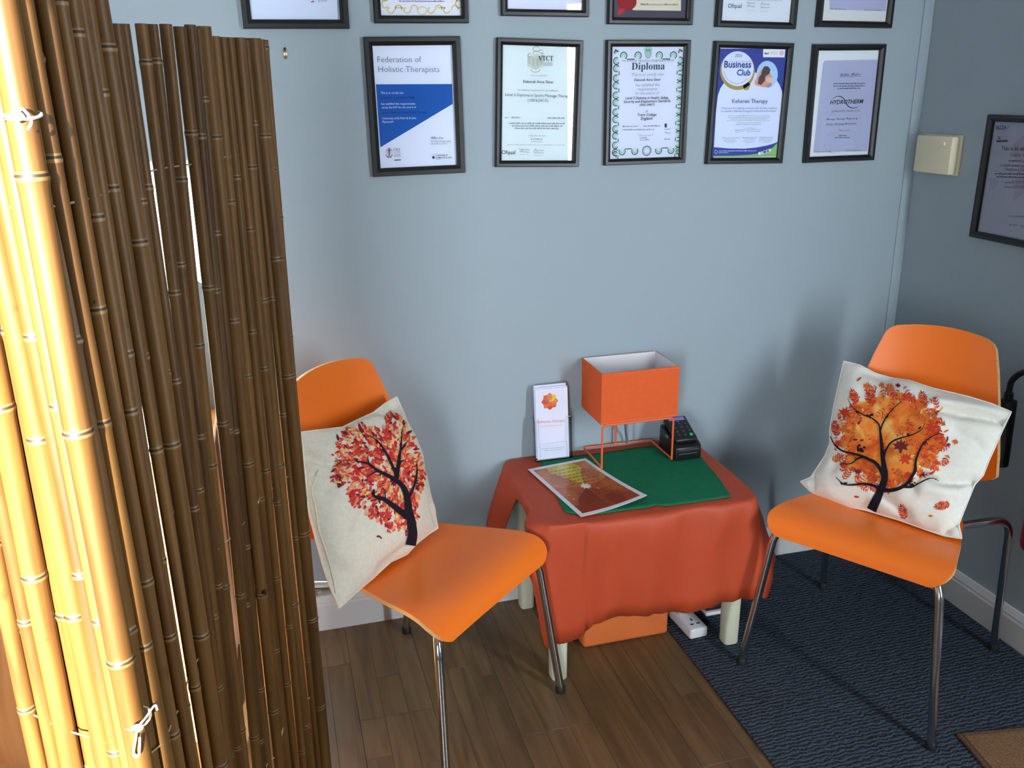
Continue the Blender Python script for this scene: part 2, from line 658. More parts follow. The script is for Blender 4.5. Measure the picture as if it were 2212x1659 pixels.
class Sheet:
    """flat print on a sheet: o = origin, ax / az = in-plane axes, nrm = towards the viewer"""

    def __init__(self, o, ax, az, nrm):
        self.o, self.ax, self.az, self.n = Vector(o), Vector(ax), Vector(az), Vector(nrm)
        self.text, self.art = {}, {}
        self.level = 0

    def loc(self, p):
        q = hitp(p[0], p[1], self.o, self.n) - self.o
        return (q.dot(self.ax), q.dot(self.az))

    def w(self, l, k):
        return self.o + self.ax * l[0] + self.az * l[1] + self.n * k

    def put(self, store, m, pts, faces, k):
        store.setdefault(m.name, (m, MB()))[1].add([self.w(p, k) for p in pts], faces)

    def poly(self, m, px, lvl=1, loc=False):
        pts = px if loc else [self.loc(p) for p in px]
        self.put(self.art, m, pts, [tuple(range(len(pts)))], 0.00012 * lvl)

    def strip(self, m, px, wid, lvl=2, loc=False, taper=False):
        P = [Vector(p) for p in (px if loc else [self.loc(p) for p in px])]
        pts, fs = [], []
        n = len(P)
        for i, p in enumerate(P):
            t = (P[min(i + 1, n - 1)] - P[max(0, i - 1)]).normalized()
            q = Vector((-t.y, t.x)) * wid / 2
            if taper:
                q *= math.sin(math.pi * (i + 0.6) / (n + 0.2)) ** 0.7
            pts += [p - q, p + q]
        for i in range(n - 1):
            fs.append((2 * i, 2 * i + 1, 2 * i + 3, 2 * i + 2))
        self.put(self.art, m, pts, fs, 0.00012 * lvl)

    def ellipse(self, m, c, rx, ry, lvl=1, n=28):
        self.poly(m, [(c[0] + rx * math.cos(2 * math.pi * k / n), c[1] + ry * math.sin(2 * math.pi * k / n)) for k in range(n)], lvl)

    def ring(self, m, c, rx, ry, wid, a0=0, a1=360, lvl=2, n=20):
        self.strip(m, [(c[0] + rx * math.cos(R(a0 + (a1 - a0) * k / n)), c[1] + ry * math.sin(R(a0 + (a1 - a0) * k / n))) for k in range(n + 1)], wid, lvl)

    def write(self, m, body, a, b, shear=0.0, off=0.0, sub=None, lvl=5, hs=1.0, space=1.0):
        vs, fs = fontmesh(body, shear, off, space)
        if not vs:
            return
        A, B = Vector(self.loc(a)), Vector(self.loc(b))
        x0 = min(v[0] for v in vs)
        ref = fontmesh(sub, shear, off, space)[0] if sub else vs
        wd = max(v[0] for v in ref) - min(v[0] for v in ref)
        s = (B - A).length / wd
        d = (B - A).normalized()
        nn = Vector((-d.y, d.x))
        self.put(self.text, m, [A + d * (v[0] - x0) * s + nn * v[1] * s * hs for v in vs], fs, 0.00012 * lvl)

    def greek(self, m, a, b, h, seed=1, lvl=5):
        """print too small to read: a row of word-length dashes"""
        A, B = Vector(self.loc(a)), Vector(self.loc(b))
        L = (B - A).length
        d = (B - A).normalized()
        nn = Vector((-d.y, d.x))
        g = random.Random(seed)
        x = 0.0
        while x < L:
            wd = min(g.uniform(1.2, 4.5) * h, L - x)
            y = x
            while y < x + wd - 0.1 * h:
                e = min(y + g.uniform(0.45, 0.75) * h, x + wd)
                hh = h * g.choice((0.6, 0.6, 0.75, 1.0))
                self.put(self.text, m, [A + d * y, A + d * e, A + d * e + nn * hh, A + d * y + nn * hh], [(0, 1, 2, 3)], 0.00012 * lvl)
                y = e + 0.14 * h
            x += wd + 0.45 * h

    def scribble(self, m, a, b, h, seed, wid=0.0006, n=7):
        A, B = Vector(self.loc(a)), Vector(self.loc(b))
        g = random.Random(seed)
        d, nn = (B - A) / n, Vector((-(B - A).normalized().y, (B - A).normalized().x))
        P = []
        for k in range(n + 1):
            am = h * (1.0 if k < 2 else 0.45)
            P += [A + d * (k + g.uniform(-0.2, 0.2)) + nn * am * g.uniform(0.5, 1), A + d * (k + 0.5) + nn * am * g.uniform(-0.25, 0.15)]
        P = [p.xy for p in catmull([p.to_3d() for p in P], 4)]
        self.strip(m, P, wid, 5, True)

    def finish(self, paper):
        for store, nm in ((self.art, 'printed_design'), (self.text, 'lettering')):
            if not store:
                continue
            allb = MB()
            ms = []
            for m, b in store.values():
                allb.add(b.v, b.f, len(ms))
                ms.append(m)
            tag(allb.build(nm, ms, paper, smooth=False, fixn=False), kind='stuff')


def ink(r, g, b):
    return mat('ink_%d_%d_%d' % (r, g, b), (r, g, b), 0.7, spec=0.2)


def picture(label, wall, c, size, border, tilt=0.0, paper=(232, 236, 246), depth=0.018, group='framed certificates'):
    """c = centre along the wall and height; returns sheet and the paper object once finished"""
    W, H = size
    if wall == 'back':
        def P(lx, lz, d):
            return Vector((c[0] + lx * math.cos(tilt) - lz * math.sin(tilt), -d, c[1] + lx * math.sin(tilt) + lz * math.cos(tilt)))
        nrm = Vector((0, -1, 0))
    else:
        def P(lx, lz, d):
            return Vector((-d, c[0] - lx * math.cos(tilt) + lz * math.sin(tilt), c[1] + lx * math.sin(tilt) + lz * math.cos(tilt)))
        nrm = Vector((-1, 0, 0))
    root = empty('framed_certificate', P(0, -H / 2, 0.0))
    tag(root, label, 'certificate', group)
    f = MB()
    loops = [(0, 0.0008), (0, depth - 0.003), (0.002, depth), (border * 0.55, depth), (border - 0.003, depth - 0.004), (border, depth - 0.0055), (border, 0.004)]
    rows = []
    for ins, d in loops:
        a, b = W / 2 - ins, H / 2 - ins
        rows.append([P(-a, -b, d), P(a, -b, d), P(a, b, d), P(-a, b, d)])
    f.grid(rows, closev=True)
    f.build('frame', blackf, root, angle=25)
    a, b = W / 2 - border + 0.002, H / 2 - border + 0.002
    pp = MB().add([P(-a, -b, 0.0045), P(a, -b, 0.0045), P(a, b, 0.0045), P(-a, b, 0.0045), P(-a, -b, 0.002), P(a, -b, 0.002), P(a, b, 0.002), P(-a, b, 0.002)],
                  [(0, 1, 2, 3), (7, 6, 5, 4), (0, 4, 5, 1), (1, 5, 6, 2), (2, 6, 7, 3), (3, 7, 4, 0)])
    po = pp.build('paper', mat('paper_%d_%d_%d' % paper, paper, 0.75, spec=0.25), root, smooth=False)
    gl = MB().add([P(-a, -b, 0.0072), P(a, -b, 0.0072), P(a, b, 0.0072), P(-a, b, 0.0072)], [(0, 1, 2, 3)])
    gl.build('glass', glass, root, smooth=False, fixn=False)
    sh = Sheet(P(0, 0, 0.0046), P(1, 0, 0) - P(0, 0, 0), P(0, 1, 0) - P(0, 0, 0), nrm)
    return sh, po


def fit(TL, TR, BR, BL, ax):
    d = 0.012
    Q = [hit(p[0], p[1], ax, -d) for p in (TL, TR, BR, BL)]
    o = 0 if ax == 1 else 1
    cx = sum(q[o] for q in Q) / 4
    cz = sum(q.z for q in Q) / 4
    W = ((Q[1] - Q[0]).length + (Q[2] - Q[3]).length) / 2
    H = ((Q[3] - Q[0]).length + (Q[2] - Q[1]).length) / 2
    s = 1 if ax == 1 else -1
    t = (math.atan2(Q[1].z - Q[0].z, s * (Q[1][o] - Q[0][o])) + math.atan2(Q[2].z - Q[3].z, s * (Q[2][o] - Q[3][o]))) / 2
    return (cx, cz), (W, H), t


K1, K2 = crop(800, 110, 0.09494), crop(800, 240, 0.09494)
K3, K4 = crop(1070, 85, 0.0874), crop(1310, 85, 0.08439)
K5, K6 = crop(1530, 90, 0.0859), crop(1530, 220, 0.0859)
K7, K8 = crop(2090, 240, 0.10854), crop(1740, 90, 0.15666)
Q3, Q4, Q5 = crop(500, 0, 0.27125), crop(1030, 0, 0.2291), crop(1500, 0, 0.33147)
dark, grey, lgrey = ink(52, 58, 74), ink(120, 128, 142), ink(176, 184, 194)
white = ink(236, 240, 250)

# 1: blue and white federation certificate
c, s, t = fit((785, 80), (994, 78), (1004, 373), (806, 382), 1)
sh, po = picture('larger black frame holding the white certificate with a bold blue slanted block', 'back', c, s, 0.0205, t, (226, 232, 250))
blue, navy = ink(24, 92, 178), ink(14, 46, 104)
slate = ink(84, 92, 112)
sh.poly(blue, [K1((125, 760)), K1((1860, 752)), K1((1875, 1205)), K2((228, 825))])
sh.write(slate, 'Federation of', K1((165, 262)), K1((1160, 258)), off=-0.012)
sh.write(slate, 'Holistic Therapists', K1((185, 482)), K1((1570, 482)), off=-0.012)
sh.write(white, 'This is to certify that', K1((235, 975)), K1((755, 975)))
sh.write(navy, 'Lauren Lyndon-Hill', K1((245, 1098)), K1((1000, 1092)))
sh.write(white, 'has satisfied the requirements', K1((245, 1225)), K1((1020, 1222)))
sh.write(white, 'set by the FHT for the award of', K1((258, 1308)), K1((1040, 1300)))
sh.write(navy, 'Level 5 Diploma in Soft Tissue Therapy', K2((270, 58)), K2((1275, 48)))
sh.write(white, 'University of St Mark & St John', K2((275, 187)), K2((1045, 177)))
sh.write(white, 'Plymouth', K2((278, 268)), K2((525, 262)))
sh.write(dark, script('SMartin'), K2((1370, 632)), K2((1660, 630)))
sh.write(dark, 'Sarah Martin Module Leader', K2((1370, 702)), K2((1835, 697)))
sh.greek(lgrey, K2((1380, 760)), K2((1745, 755)), 0.0035, 3)
maroon = ink(112, 42, 46)
sh.ellipse(ink(206, 212, 226), (K2((428, 930))), 7.6, 8.6, 1)
sh.ring(lgrey, K2((428, 930)), 7.6, 8.6, 0.0007)
sh.poly(maroon, [K2(p) for p in ((412, 870), (428, 850), (444, 870), (442, 960), (436, 1040), (422, 1040), (416, 960))], 3)
sh.ellipse(maroon, K2((428, 848)), 1.4, 1.4, 3, 10)
sh.strip(maroon, [K2(p) for p in ((365, 880), (400, 900), (428, 890), (456, 900), (492, 880))], 0.0012, 3)
for sg in (-1, 1):
    sh.poly(maroon, [K2((428 + sg * q, y)) for q, y in ((80, 975), (72, 1015), (40, 1055), (8, 1068), (12, 1035), (44, 1025), (66, 1000))], 3)
sh.write(grey, serif('FHT'), K2((525, 905)), K2((682, 900)))
for y, k in ((945, 1), (993, 2), (1038, 3)):
    sh.greek(lgrey, K2((540, y)), K2((690, y - 3)), 0.0036, k)
sh.write(maroon, 'MEMBER', K2((550, 1132)), K2((700, 1126)), off=0.02)
sh.poly(navy, [K2(p) for p in ((1435, 1015), (1472, 1052), (1435, 1092), (1398, 1055))], 2)
sh.greek(lgrey, K2((1390, 1000)), K2((1470, 998)), 0.002, 4)
sh.write(dark, 'University of', K2((1490, 1022)), K2((1755, 1012)), off=0.012)
sh.write(dark, 'St Mark & St John', K2((1490, 1078)), K2((1855, 1070)), off=0.012)
sh.greek(lgrey, K2((1490, 1108)), K2((1592, 1105)), 0.0022, 6)
sh.finish(po)

# 2: plain white sports massage diploma
c, s, t = fit((1074, 82), (1260, 87), (1248, 361), (1069, 360), 1)
sh, po = picture('black frame with the plain pale certificate headed by a faint beige crest, green border one to its right', 'back', c, s, 0.0165, t, (222, 233, 238))
po.parent['label'] = 'black framed plain certificate with faint beige crest, between the blue and the green-bordered ones'
bei, bei2 = ink(196, 202, 194), ink(176, 182, 172)
sh.poly(bei, [K3(p) for p in ((820, 430), (900, 400), (1000, 420), (1090, 400), (1160, 430), (1150, 600), (1100, 700), (990, 760), (880, 700), (830, 600))], 1)
sh.ring(bei2, K3((990, 720)), 10.5, 8, 0.0024, 10, 170, 2)
for xx in (940, 1040):
    sh.poly(bei2, [K3(p) for p in ((xx - 18, 470), (xx + 18, 470), (xx + 18, 660), (xx - 18, 660))], 2)
for q, rr in (((1010, 240), 7), ((1000, 340), 6), ((1130, 300), 4), ((850, 390), 4), ((1170, 380), 3)):
    sh.ring(bei2, K3(q), rr, rr * 0.8, 0.002, 20, 330, 2)
for k in range(6):
    sh.ring(bei2, K3((825 + 12 * (k % 2), 440 + 45 * k)), 2.6, 2.4, 0.0012, 40, 320, 2, 8)
    sh.ring(bei2, K3((1150 - 12 * (k % 2), 440 + 45 * k)), 2.6, 2.4, 0.0012, -140, 140, 2, 8)
sh.write(dark, serif('VTCT'), K3((1065, 535)), K3((1430, 530)), hs=1.15)
sh.poly(ink(206, 216, 218), [K3(p) for p in ((1175, 560), (1415, 560), (1415, 660), (1175, 660))], 1)
for k in range(3):
    sh.greek(bei2, K3((1185, 585 + 32 * k)), K3((1410, 585 + 32 * k)), 0.002, k)
sh.write(grey, 'This is to certify that', K3((870, 908)), K3((1275, 913)))
sh.write(dark, 'Deborah Anne Slater', K3((685, 1075)), K3((1440, 1088)), off=0.012)
sh.write(grey, 'has satisfied the requirements for the qualification', K3((550, 1268)), K3((1555, 1288)))
sh.write(slate, 'Level 3 Diploma in Sports Massage Therapy', K3((245, 1398)), K3((1840, 1438)))
sh.write(slate, '(100/6241/5)', K3((795, 1543)), K3((1305, 1550)))
sh.greek(grey, Q4((265, 1113)), Q4((296, 1113)), 0.0034, 8)
sh.greek(grey, Q4((322, 1113)), Q4((410, 1113)), 0.0034, 9)
sh.greek(grey, Q4((665, 1118)), Q4((830, 1118)), 0.0034, 10)
for k, (a, b) in enumerate(((305, 830), (330, 805), (358, 770))):
    sh.greek(grey, Q4((a, 1167 + 24 * k)), Q4((b, 1170 + 24 * k)), 0.0036, 20 + k)
sh.scribble(slate, Q4((492, 1285)), Q4((640, 1285)), 0.006, 3)
sh.greek(grey, Q4((510, 1316)), Q4((620, 1316)), 0.0034, 31)
sh.write(grey, 'Chief Executive', Q4((510, 1340)), Q4((617, 1340)))
sh.greek(lgrey, Q4((285, 1368)), Q4((830, 1370)), 0.0022, 33)


def ofqual(sh, K, pts, inkc):
    (a, b, base), logos = pts
    sh.write(inkc, 'Ofqual', K((a, base)), K((b, base)), off=0.008)
    for lx, ly, lw, sd in logos:
        sh.scribble(grey, K((lx - lw, ly)), K((lx + lw, ly)), 0.006, sd, 0.0011, 4)
        sh.scribble(grey, K((lx - lw, ly - 22)), K((lx + lw, ly - 22)), 0.006, sd + 9, 0.0011, 4)
        sh.greek(lgrey, K((lx - lw, ly + 24)), K((lx + lw, ly + 24)), 0.002, sd)


ofqual(sh, Q4, ((235, 362, 1453), ((445, 1437, 42, 5), (578, 1445, 42, 6))), dark)
sh.finish(po)

# 3: green scroll-bordered diploma
c, s, t = fit((1310, 87), (1490, 86), (1481, 352), (1306, 357), 1)
sh, po = picture('black framed diploma with an ornate dark green scrollwork border', 'back', c, s, 0.0165, t, (216, 222, 242))
gr, gr2, grp = ink(40, 92, 84), ink(120, 160, 154), ink(200, 220, 222)
A_ = [Vector(sh.loc(Q4(p))) for p in ((1283, 432), (1955, 428), (1925, 1490), (1268, 1508))]   # visible sheet corners TL TR BR BL


def bl(u, v):
    a = A_[0].lerp(A_[1], u)
    b = A_[3].lerp(A_[2], u)
    return a.lerp(b, v)


def scroll(u, v, r, a0, a1):
    cc = bl(u, v)
    n = 16
    for rr, wd, m in ((r, 0.0026, gr), (r * 0.5, 0.0016, gr2)):
        sh.strip(m, [cc + Vector((math.cos(R(a0 + (a1 - a0) * k / n)), math.sin(R(a0 + (a1 - a0) * k / n)))) * rr for k in range(n + 1)], wd, 3, True)


def disc(u, v, r, m, lvl=1):
    cc = bl(u, v)
    sh.poly(m, [cc + Vector((math.cos(k * 0.524), math.sin(k * 0.524))) * r for k in range(12)], lvl, True)


for sd in (0.052, 0.948):
    sg = 1 if sd < 0.5 else -1
    for k in range(6):
        vv = 0.13 + k * 0.148
        for dv, a0, a1 in ((-0.001, 60, 330), (0.062, 30, 300)):
            if sg < 0:
                a0, a1 = 180 - a1, 180 - a0
            disc(sd, vv + dv, 0.0085, grp)
            scroll(sd, vv + dv, 0.0085, a0, a1)
        ux = sd + sg * 0.038
        sh.strip(gr, [bl(ux, vv + 0.088), bl(ux, vv + 0.122)], 0.0026, 3, True)
for vv, us in ((0.085, (0.15, 0.35, 0.65, 0.85)), (0.925, (0.15, 0.33, 0.67, 0.85))):
    dn = -1 if vv < 0.5 else 1
    for k, uu in enumerate(us):
        disc(uu, vv, 0.0092, grp)
        scroll(uu, vv, 0.0092, *((-60, 210) if dn < 0 else (150, 400)))
    for a, b in ((us[0], us[1]), (us[2], us[3])):
        yy = vv + (0.03 if dn < 0 else -0.022)
        sh.strip(gr, [bl(a + 0.045, yy), bl(b - 0.045, yy)], 0.0026, 3, True)
for uu, vv in ((0.05, 0.04), (0.95, 0.04), (0.05, 0.965), (0.95, 0.965)):
    for q in (-0.012, 0.015):
        disc(uu + q, vv + q * 0.4, 0.0022, gr, 3)
    scroll(uu, vv + (0.02 if vv < 0.5 else -0.02), 0.006, 20, 200)
cc = bl(0.5, 0.925)
for rr, wd in ((0.0125, 0.0024), (0.0085, 0.0008)):
    sh.strip(gr, [cc + Vector((math.cos(k * 0.314), math.sin(k * 0.314))) * rr for k in range(21)], wd, 3, True)
sh.poly(ink(168, 196, 194), [K4(p) for p in ((1000, 180), (1130, 180), (1175, 260), (1150, 400), (1110, 480), (1065, 500), (1020, 480), (985, 400), (960, 260))], 1)
sh.poly(ink(116, 152, 146), [K4(p) for p in ((990, 255), (1140, 255), (1120, 300), (1010, 300))], 2)
sh.ring(ink(132, 164, 158), K4((1065, 385)), 6, 7.5, 0.0016)
sh.write(grey, serif('VOCATIONAL TRAINING CHARITABLE TRUST'), K4((385, 578)), K4((1730, 562)))
sh.write(ink(44, 70, 84), serif('Diploma'), K4((640, 780)), K4((1490, 768)))
for tx, a, b in (('This is to certify that', (645, 942), (1465, 930)), ('has satisfied the', (740, 1207), (1355, 1195)), ('requirements', (790, 1310), (1305, 1305)), ('for the award of', (730, 1415), (1350, 1408))):
    sh.write(ink(128, 140, 160), tx, K4(a), K4(b), 0.3, -0.006)
for tx, a, b in (('Deborah Anne Slater', (705, 1070), (1390, 1058)), ('Level 3 Diploma in Health, Safety,', (485, 1535), (1585, 1522)), ('Security and Employment Standards', (435, 1630), (1640, 1603))):
    sh.write(dark, tx, K4(a), K4(b), 0.2, 0.014)
sh.write(dark, '(500/1048/7)', Q4((1533, 1000)), Q4((1675, 997)), 0.2, 0.01)
sh.write(grey, 'at', Q4((1590, 1058)), Q4((1614, 1057)), 0.3)
sh.write(dark, 'Truro College', Q4((1513, 1095)), Q4((1693, 1091)), 0.2, 0.014)
sh.write(dark, 'England', Q4((1545, 1131)), Q4((1657, 1128)), 0.2, 0.014)
for a, b, y, k in ((1370, 1520, 1197, 1), (1570, 1728, 1193, 2), (1370, 1670, 1228, 3), (1535, 1605, 1305, 4), (1535, 1632, 1324, 5), (1768, 1825, 1222, 6), (1768, 1822, 1318, 7)):
    sh.greek(grey, Q4((a, y)), Q4((b, y - 2)), 0.0032, 40 + k)
sh.scribble(slate, Q4((1522, 1284)), Q4((1655, 1280)), 0.007, 13)
sh.poly(dark, [Q4(p) for p in ((1770, 1165), (1792, 1165), (1792, 1202), (1770, 1202))], 2)
sh.scribble(grey, Q4((1772, 1260)), Q4((1822, 1258)), 0.006, 17, 0.001, 4)
sh.finish(po)

# 4: business club certificate
c, s, t = fit((1543, 90), (1714, 92), (1690, 354), (1527, 353), 1)
sh, po = picture('black framed blue and white club certificate with a round gold-rimmed badge', 'back', c, s, 0.0165, t, (60, 74, 158))
pale = ink(216, 226, 250)
sh.poly(white, [K5(p) for p in ((300, 140), (2010, 165), (2010, 185), (300, 172))], 1)
sh.poly(pale, [K5(p) for p in ((215, 1572), (240, 1350), (300, 1180), (420, 1000), (700, 850), (1000, 780), (1250, 780), (1500, 840), (1690, 930), (1790, 1080), (1850, 1250), (1868, 1450))]
        + [K6(p) for p in ((1860, 60), (1830, 300), (1800, 700), (1762, 1000), (1640, 1050), (1480, 1095), (1200, 1150), (900, 1178), (500, 1170), (140, 1140), (150, 1000), (190, 300))], 2)
sh.ellipse(ink(176, 206, 238), K5((1480, 820)), 23, 29, 3)
skin, hair = ink(216, 158, 142), ink(84, 74, 76)
sh.poly(skin, [K5(p) for p in ((1180, 960), (1260, 820), (1330, 700), (1420, 720), (1400, 900), (1560, 1000), (1600, 1100), (1400, 1150), (1200, 1100), (1150, 1040))], 4)
sh.poly(hair, [K5(p) for p in ((1350, 720), (1400, 620), (1500, 620), (1560, 700), (1540, 800), (1460, 860), (1420, 980), (1330, 1090), (1240, 1060), (1270, 900), (1330, 820))], 5)
sh.poly(skin, [K5(p) for p in ((1440, 860), (1560, 800), (1610, 900), (1590, 1010), (1480, 1030), (1420, 950))], 6)
sh.ellipse(ink(226, 190, 174), K5((1530, 960)), 7, 6, 7, 14)
sh.poly(ink(150, 150, 190), [K5(p) for p in ((1430, 1110), (1600, 1040), (1580, 1120), (1500, 1165))], 7)
gold = ink(170, 150, 92)
sh.ellipse(gold, K5((730, 735)), 37.6, 41.5, 4)
sh.poly(gold, [K5(p) for p in ((860, 1060), (985, 1000), (1060, 1080), (1010, 1210), (900, 1215))], 4)
sh.ellipse(pale, K5((735, 680)), 34.6, 37.8, 5)
sh.ring(ink(182, 150, 196), K5((720, 670)), 29, 33, 0.0014, 40, 170, 6)
sh.write(slate, '2021', K5((668, 392)), K5((845, 388)), lvl=7)
bnavy = ink(46, 58, 138)
sh.write(bnavy, 'Business', K5((392, 650)), K5((1072, 654)), off=0.022, lvl=7)
sh.write(bnavy, 'Club', K5((712, 850)), K5((1055, 847)), off=0.022, lvl=7)
sh.greek(lgrey, K5((520, 515)), K5((1105, 512)), 0.0026, 51, 7)
box = [K5(p) for p in ((1380, 185), (1935, 195), (1915, 395), (1375, 390))]
sh.poly(white, box, 3)
sh.greek(dark, K5((1410, 320)), K5((1515, 320)), 0.0052, 52, 7)
for k in range(3):
    sh.greek(lgrey, K5((1560, 265 + 28 * k)), K5((1740, 265 + 28 * k)), 0.0018, 55 + k, 7)
sh.ellipse(ink(222, 190, 214), K5((1840, 290)), 5, 5.5, 4, 12)
sh.write(ink(78, 76, 140), 'Keheren Therapy', K5((592, 1545)), K5((1490, 1545)), off=0.008, lvl=7)
lil = ink(120, 116, 168)
sh.write(lil, 'Thank you for helping to ensure that families continue', K6((320, 182)), K6((1720, 178)), lvl=7)
sh.write(lil, 'to receive a lifetime of support now and in the future', K6((315, 258)), K6((1700, 252)), lvl=7)
for k, (a, b, y) in enumerate(((510, 1550, 360), (480, 1555, 402), (560, 1480, 440), (470, 1545, 482), (720, 1310, 540), (680, 1330, 582), (960, 1170, 675), (960, 1320, 715), (960, 1300, 755), (385, 700, 965), (380, 720, 1000), (450, 640, 1035), (885, 1160, 955), (865, 1170, 997), (930, 1110, 1035), (1270, 1600, 955), (1260, 1600, 992), (1350, 1520, 1030))):
    sh.greek(lgrey, K6((a, y)), K6((b, y - 2)), 0.0026, 60 + k, 7)
for a, b, y, k in ((340, 770, 915, 1), (845, 1200, 912, 2), (1280, 1600, 908, 3)):
    sh.scribble(lil, K6((a, y)), K6((b, y)), 0.004, 70 + k, 0.001, 9)
sh.scribble(slate, K6((665, 730)), K6((925, 705)), 0.005, 77, 0.0008, 6)
sh.strip(slate, [K6((675, 778)), K6((900, 735))], 0.0005, 7)
gcol = ink(140, 190, 116)
sh.poly(gcol, [K6(p) for p in ((130, 1355), (600, 1355), (1000, 1335), (1250, 1300), (1450, 1240), (1620, 1150), (1755, 1010), (1745, 1395), (130, 1400))], 3)
sh.poly(white, [K6(p) for p in ((128, 1398), (1745, 1378), (1745, 1402), (128, 1425))], 4)
for q, rr, m in (((1415, 1262), 2.9, slate), ((1490, 1240), 3.2, ink(150, 130, 160)), ((1345, 1285), 2.6, ink(170, 210, 190)), ((1290, 1298), 2.6, white), ((1545, 1215), 2.2, white)):
    sh.ellipse(white, K6(q), rr + 0.8, rr + 0.8, 5, 14)
    sh.ellipse(m, K6(q), rr, rr, 6, 14)
sh.ring(pale, K6((192, 1258)), 3, 3.4, 0.0012, lvl=5)
sh.greek(pale, K6((260, 1245)), K6((1200, 1240)), 0.0026, 91, 7)
sh.greek(pale, K6((260, 1288)), K6((500, 1286)), 0.0026, 92, 7)
sh.finish(po)

# 5: lavender therapist certificate
c, s, t = fit((1763, 96), (1917, 95), (1884, 346), (1733, 352), 1)
sh, po = picture('black framed lavender certificate with curly script, nearest the room corner in the lower row', 'back', c, s, 0.0165, t, (226, 232, 238))
lav = ink(178, 182, 212)
ndk = ink(34, 38, 62)
sh.poly(lav, [K8(p) for p in ((262, 262), (1040, 245), (1020, 420), (850, 1510), (120, 1528), (108, 1500), (240, 300))], 1)
sh.write(ndk, script('Debbie Slater'), K8((475, 474)), K8((755, 462)))
sh.strip(ndk, [K8((470, 486)), K8((758, 478))], 0.0007, 3)
for k, (a, b, y) in enumerate(((380, 825, 588), (380, 820, 622), (440, 752, 655))):
    sh.greek(slate, K8((a, y)), K8((b, y - 6)), 0.0036, 100 + k)
sh.write(ndk, 'HYDROTHERM', K8((335, 865)), K8((795, 850)), 0.2, 0.016)
sh.strip(ndk, [p.xy for p in catmull([Vector(sh.loc(K8(p))).to_3d() for p in ((365, 790), (420, 758), (475, 755), (525, 785), (560, 850), (595, 895), (650, 915), (705, 905), (745, 882))], 4)], 0.0026, 3, True, True)
sh.write(grey, serif('APPROVED THERAPIST'), K8((350, 977)), K8((755, 962)), space=1.15)
sh.write(ndk, script('Massage During Pregnancy'), K8((280, 1080)), K8((715, 1066)))
sh.write(ndk, script('Teacher Training Distinction'), K8((280, 1148)), K8((700, 1135)))
sh.strip(slate, [K8((270, 1162)), K8((700, 1146))], 0.0005, 3)
sh.scribble(slate, K8((455, 1235)), K8((600, 1225)), 0.008, 23)
for a, b, y, k in ((455, 562, 1303, 1), (400, 608, 1332, 2), (115, 350, 1526, 3), (540, 760, 1506, 4)):
    sh.greek(slate if k < 3 else grey, K8((a, y)), K8((b, y - 3)), 0.0034, 110 + k)
sh.ring(ink(160, 164, 200), K8((400, 1400)), 22, 22, 0.0008, 90, 280)
sh.finish(po)

# right wall certificate
q = [(2133, 248), (2264, 243), (2262, 534), (2098, 512)]
Qa = [hit(*p, 0, -0.012) for p in ((2133, 248), (2098, 512))]
RFW = 0.238
sh, po = picture('black framed certificate on the right wall, cut off by the picture edge', 'right', ((Qa[0].y + Qa[1].y) / 2 - RFW / 2, (Qa[0].z + Qa[1].z) / 2), (RFW, Qa[0].z - Qa[1].z), 0.0175, R(-0.5), (206, 210, 230))
pk = ink(200, 194, 218)
sh.poly(pk, [K7(p) for p in ((1100, 480), (1400, 800), (1300, 1500), (900, 1800), (1000, 1100), (880, 700))], 1)
sh.poly(ink(196, 200, 224), [K7(p) for p in ((380, 1330), (500, 1600), (640, 1400), (560, 1330))], 1)
nb = ink(70, 88, 140)
pur = ink(96, 74, 128)
sh.poly(nb, [K7(p) for p in ((570, 290), (770, 287), (768, 362), (568, 367))], 2)
sh.write(white, 'CNHC', K7((580, 352)), K7((760, 349)), off=0.01)
sh.strip(nb, [K7(p) for p in ((782, 330), (795, 352), (825, 295))], 0.0016, 3)
for a, b, y, k in ((575, 815, 402, 1), (575, 750, 442, 2), (690, 795, 515, 3), (690, 770, 540, 4)):
    sh.greek(lgrey, K7((a, y)), K7((b, y)), 0.0026, 120 + k)
sh.ellipse(nb, K7((635, 530)), 2.8, 3.2, 2, 12)
sh.ellipse(ink(206, 210, 230), K7((640, 524)), 1.2, 1.4, 3, 10)
sh.poly(pur, [K7(p) for p in ((582, 578), (800, 575), (798, 612), (580, 618))], 2)
sh.write(slate, 'This is to assert that', K7((668, 780)), K7((1124, 782)), sub='This is to as', off=0.006)
sh.write(grey, 'Debbie Slater', K7((860, 905)), K7((1124, 908)), sub='Debbie S')
sh.write(pur, 'is registered with', K7((820, 1005)), K7((1124, 1010)), sub='is registered w', off=0.006)
sh.write(slate, 'Complementary and Natural', K7((652, 1100)), K7((1124, 1112)), sub='Complementary an')
sh.write(slate, 'Healthcare Council', K7((755, 1182)), K7((1124, 1195)), sub='Healthcare Co')
for a, y, m, k in ((545, 1255, pur, 1), (575, 1318, pur, 2), (880, 1400, grey, 3), (745, 1430, grey, 4), (910, 1490, grey, 5), (735, 1522, grey, 6)):
    sh.greek(m, K7((a, y)), K7((1300, y + 18)), 0.0042 if k < 3 else 0.003, 130 + k)
for a, b, y, k in ((820, 1150, 2100, 1), (830, 1010, 2270, 2), (1060, 1300, 2300, 3)):
    sh.greek(grey, K7((a, y)), K7((b, y + 12)), 0.0034, 140 + k)
sh.finish(po)

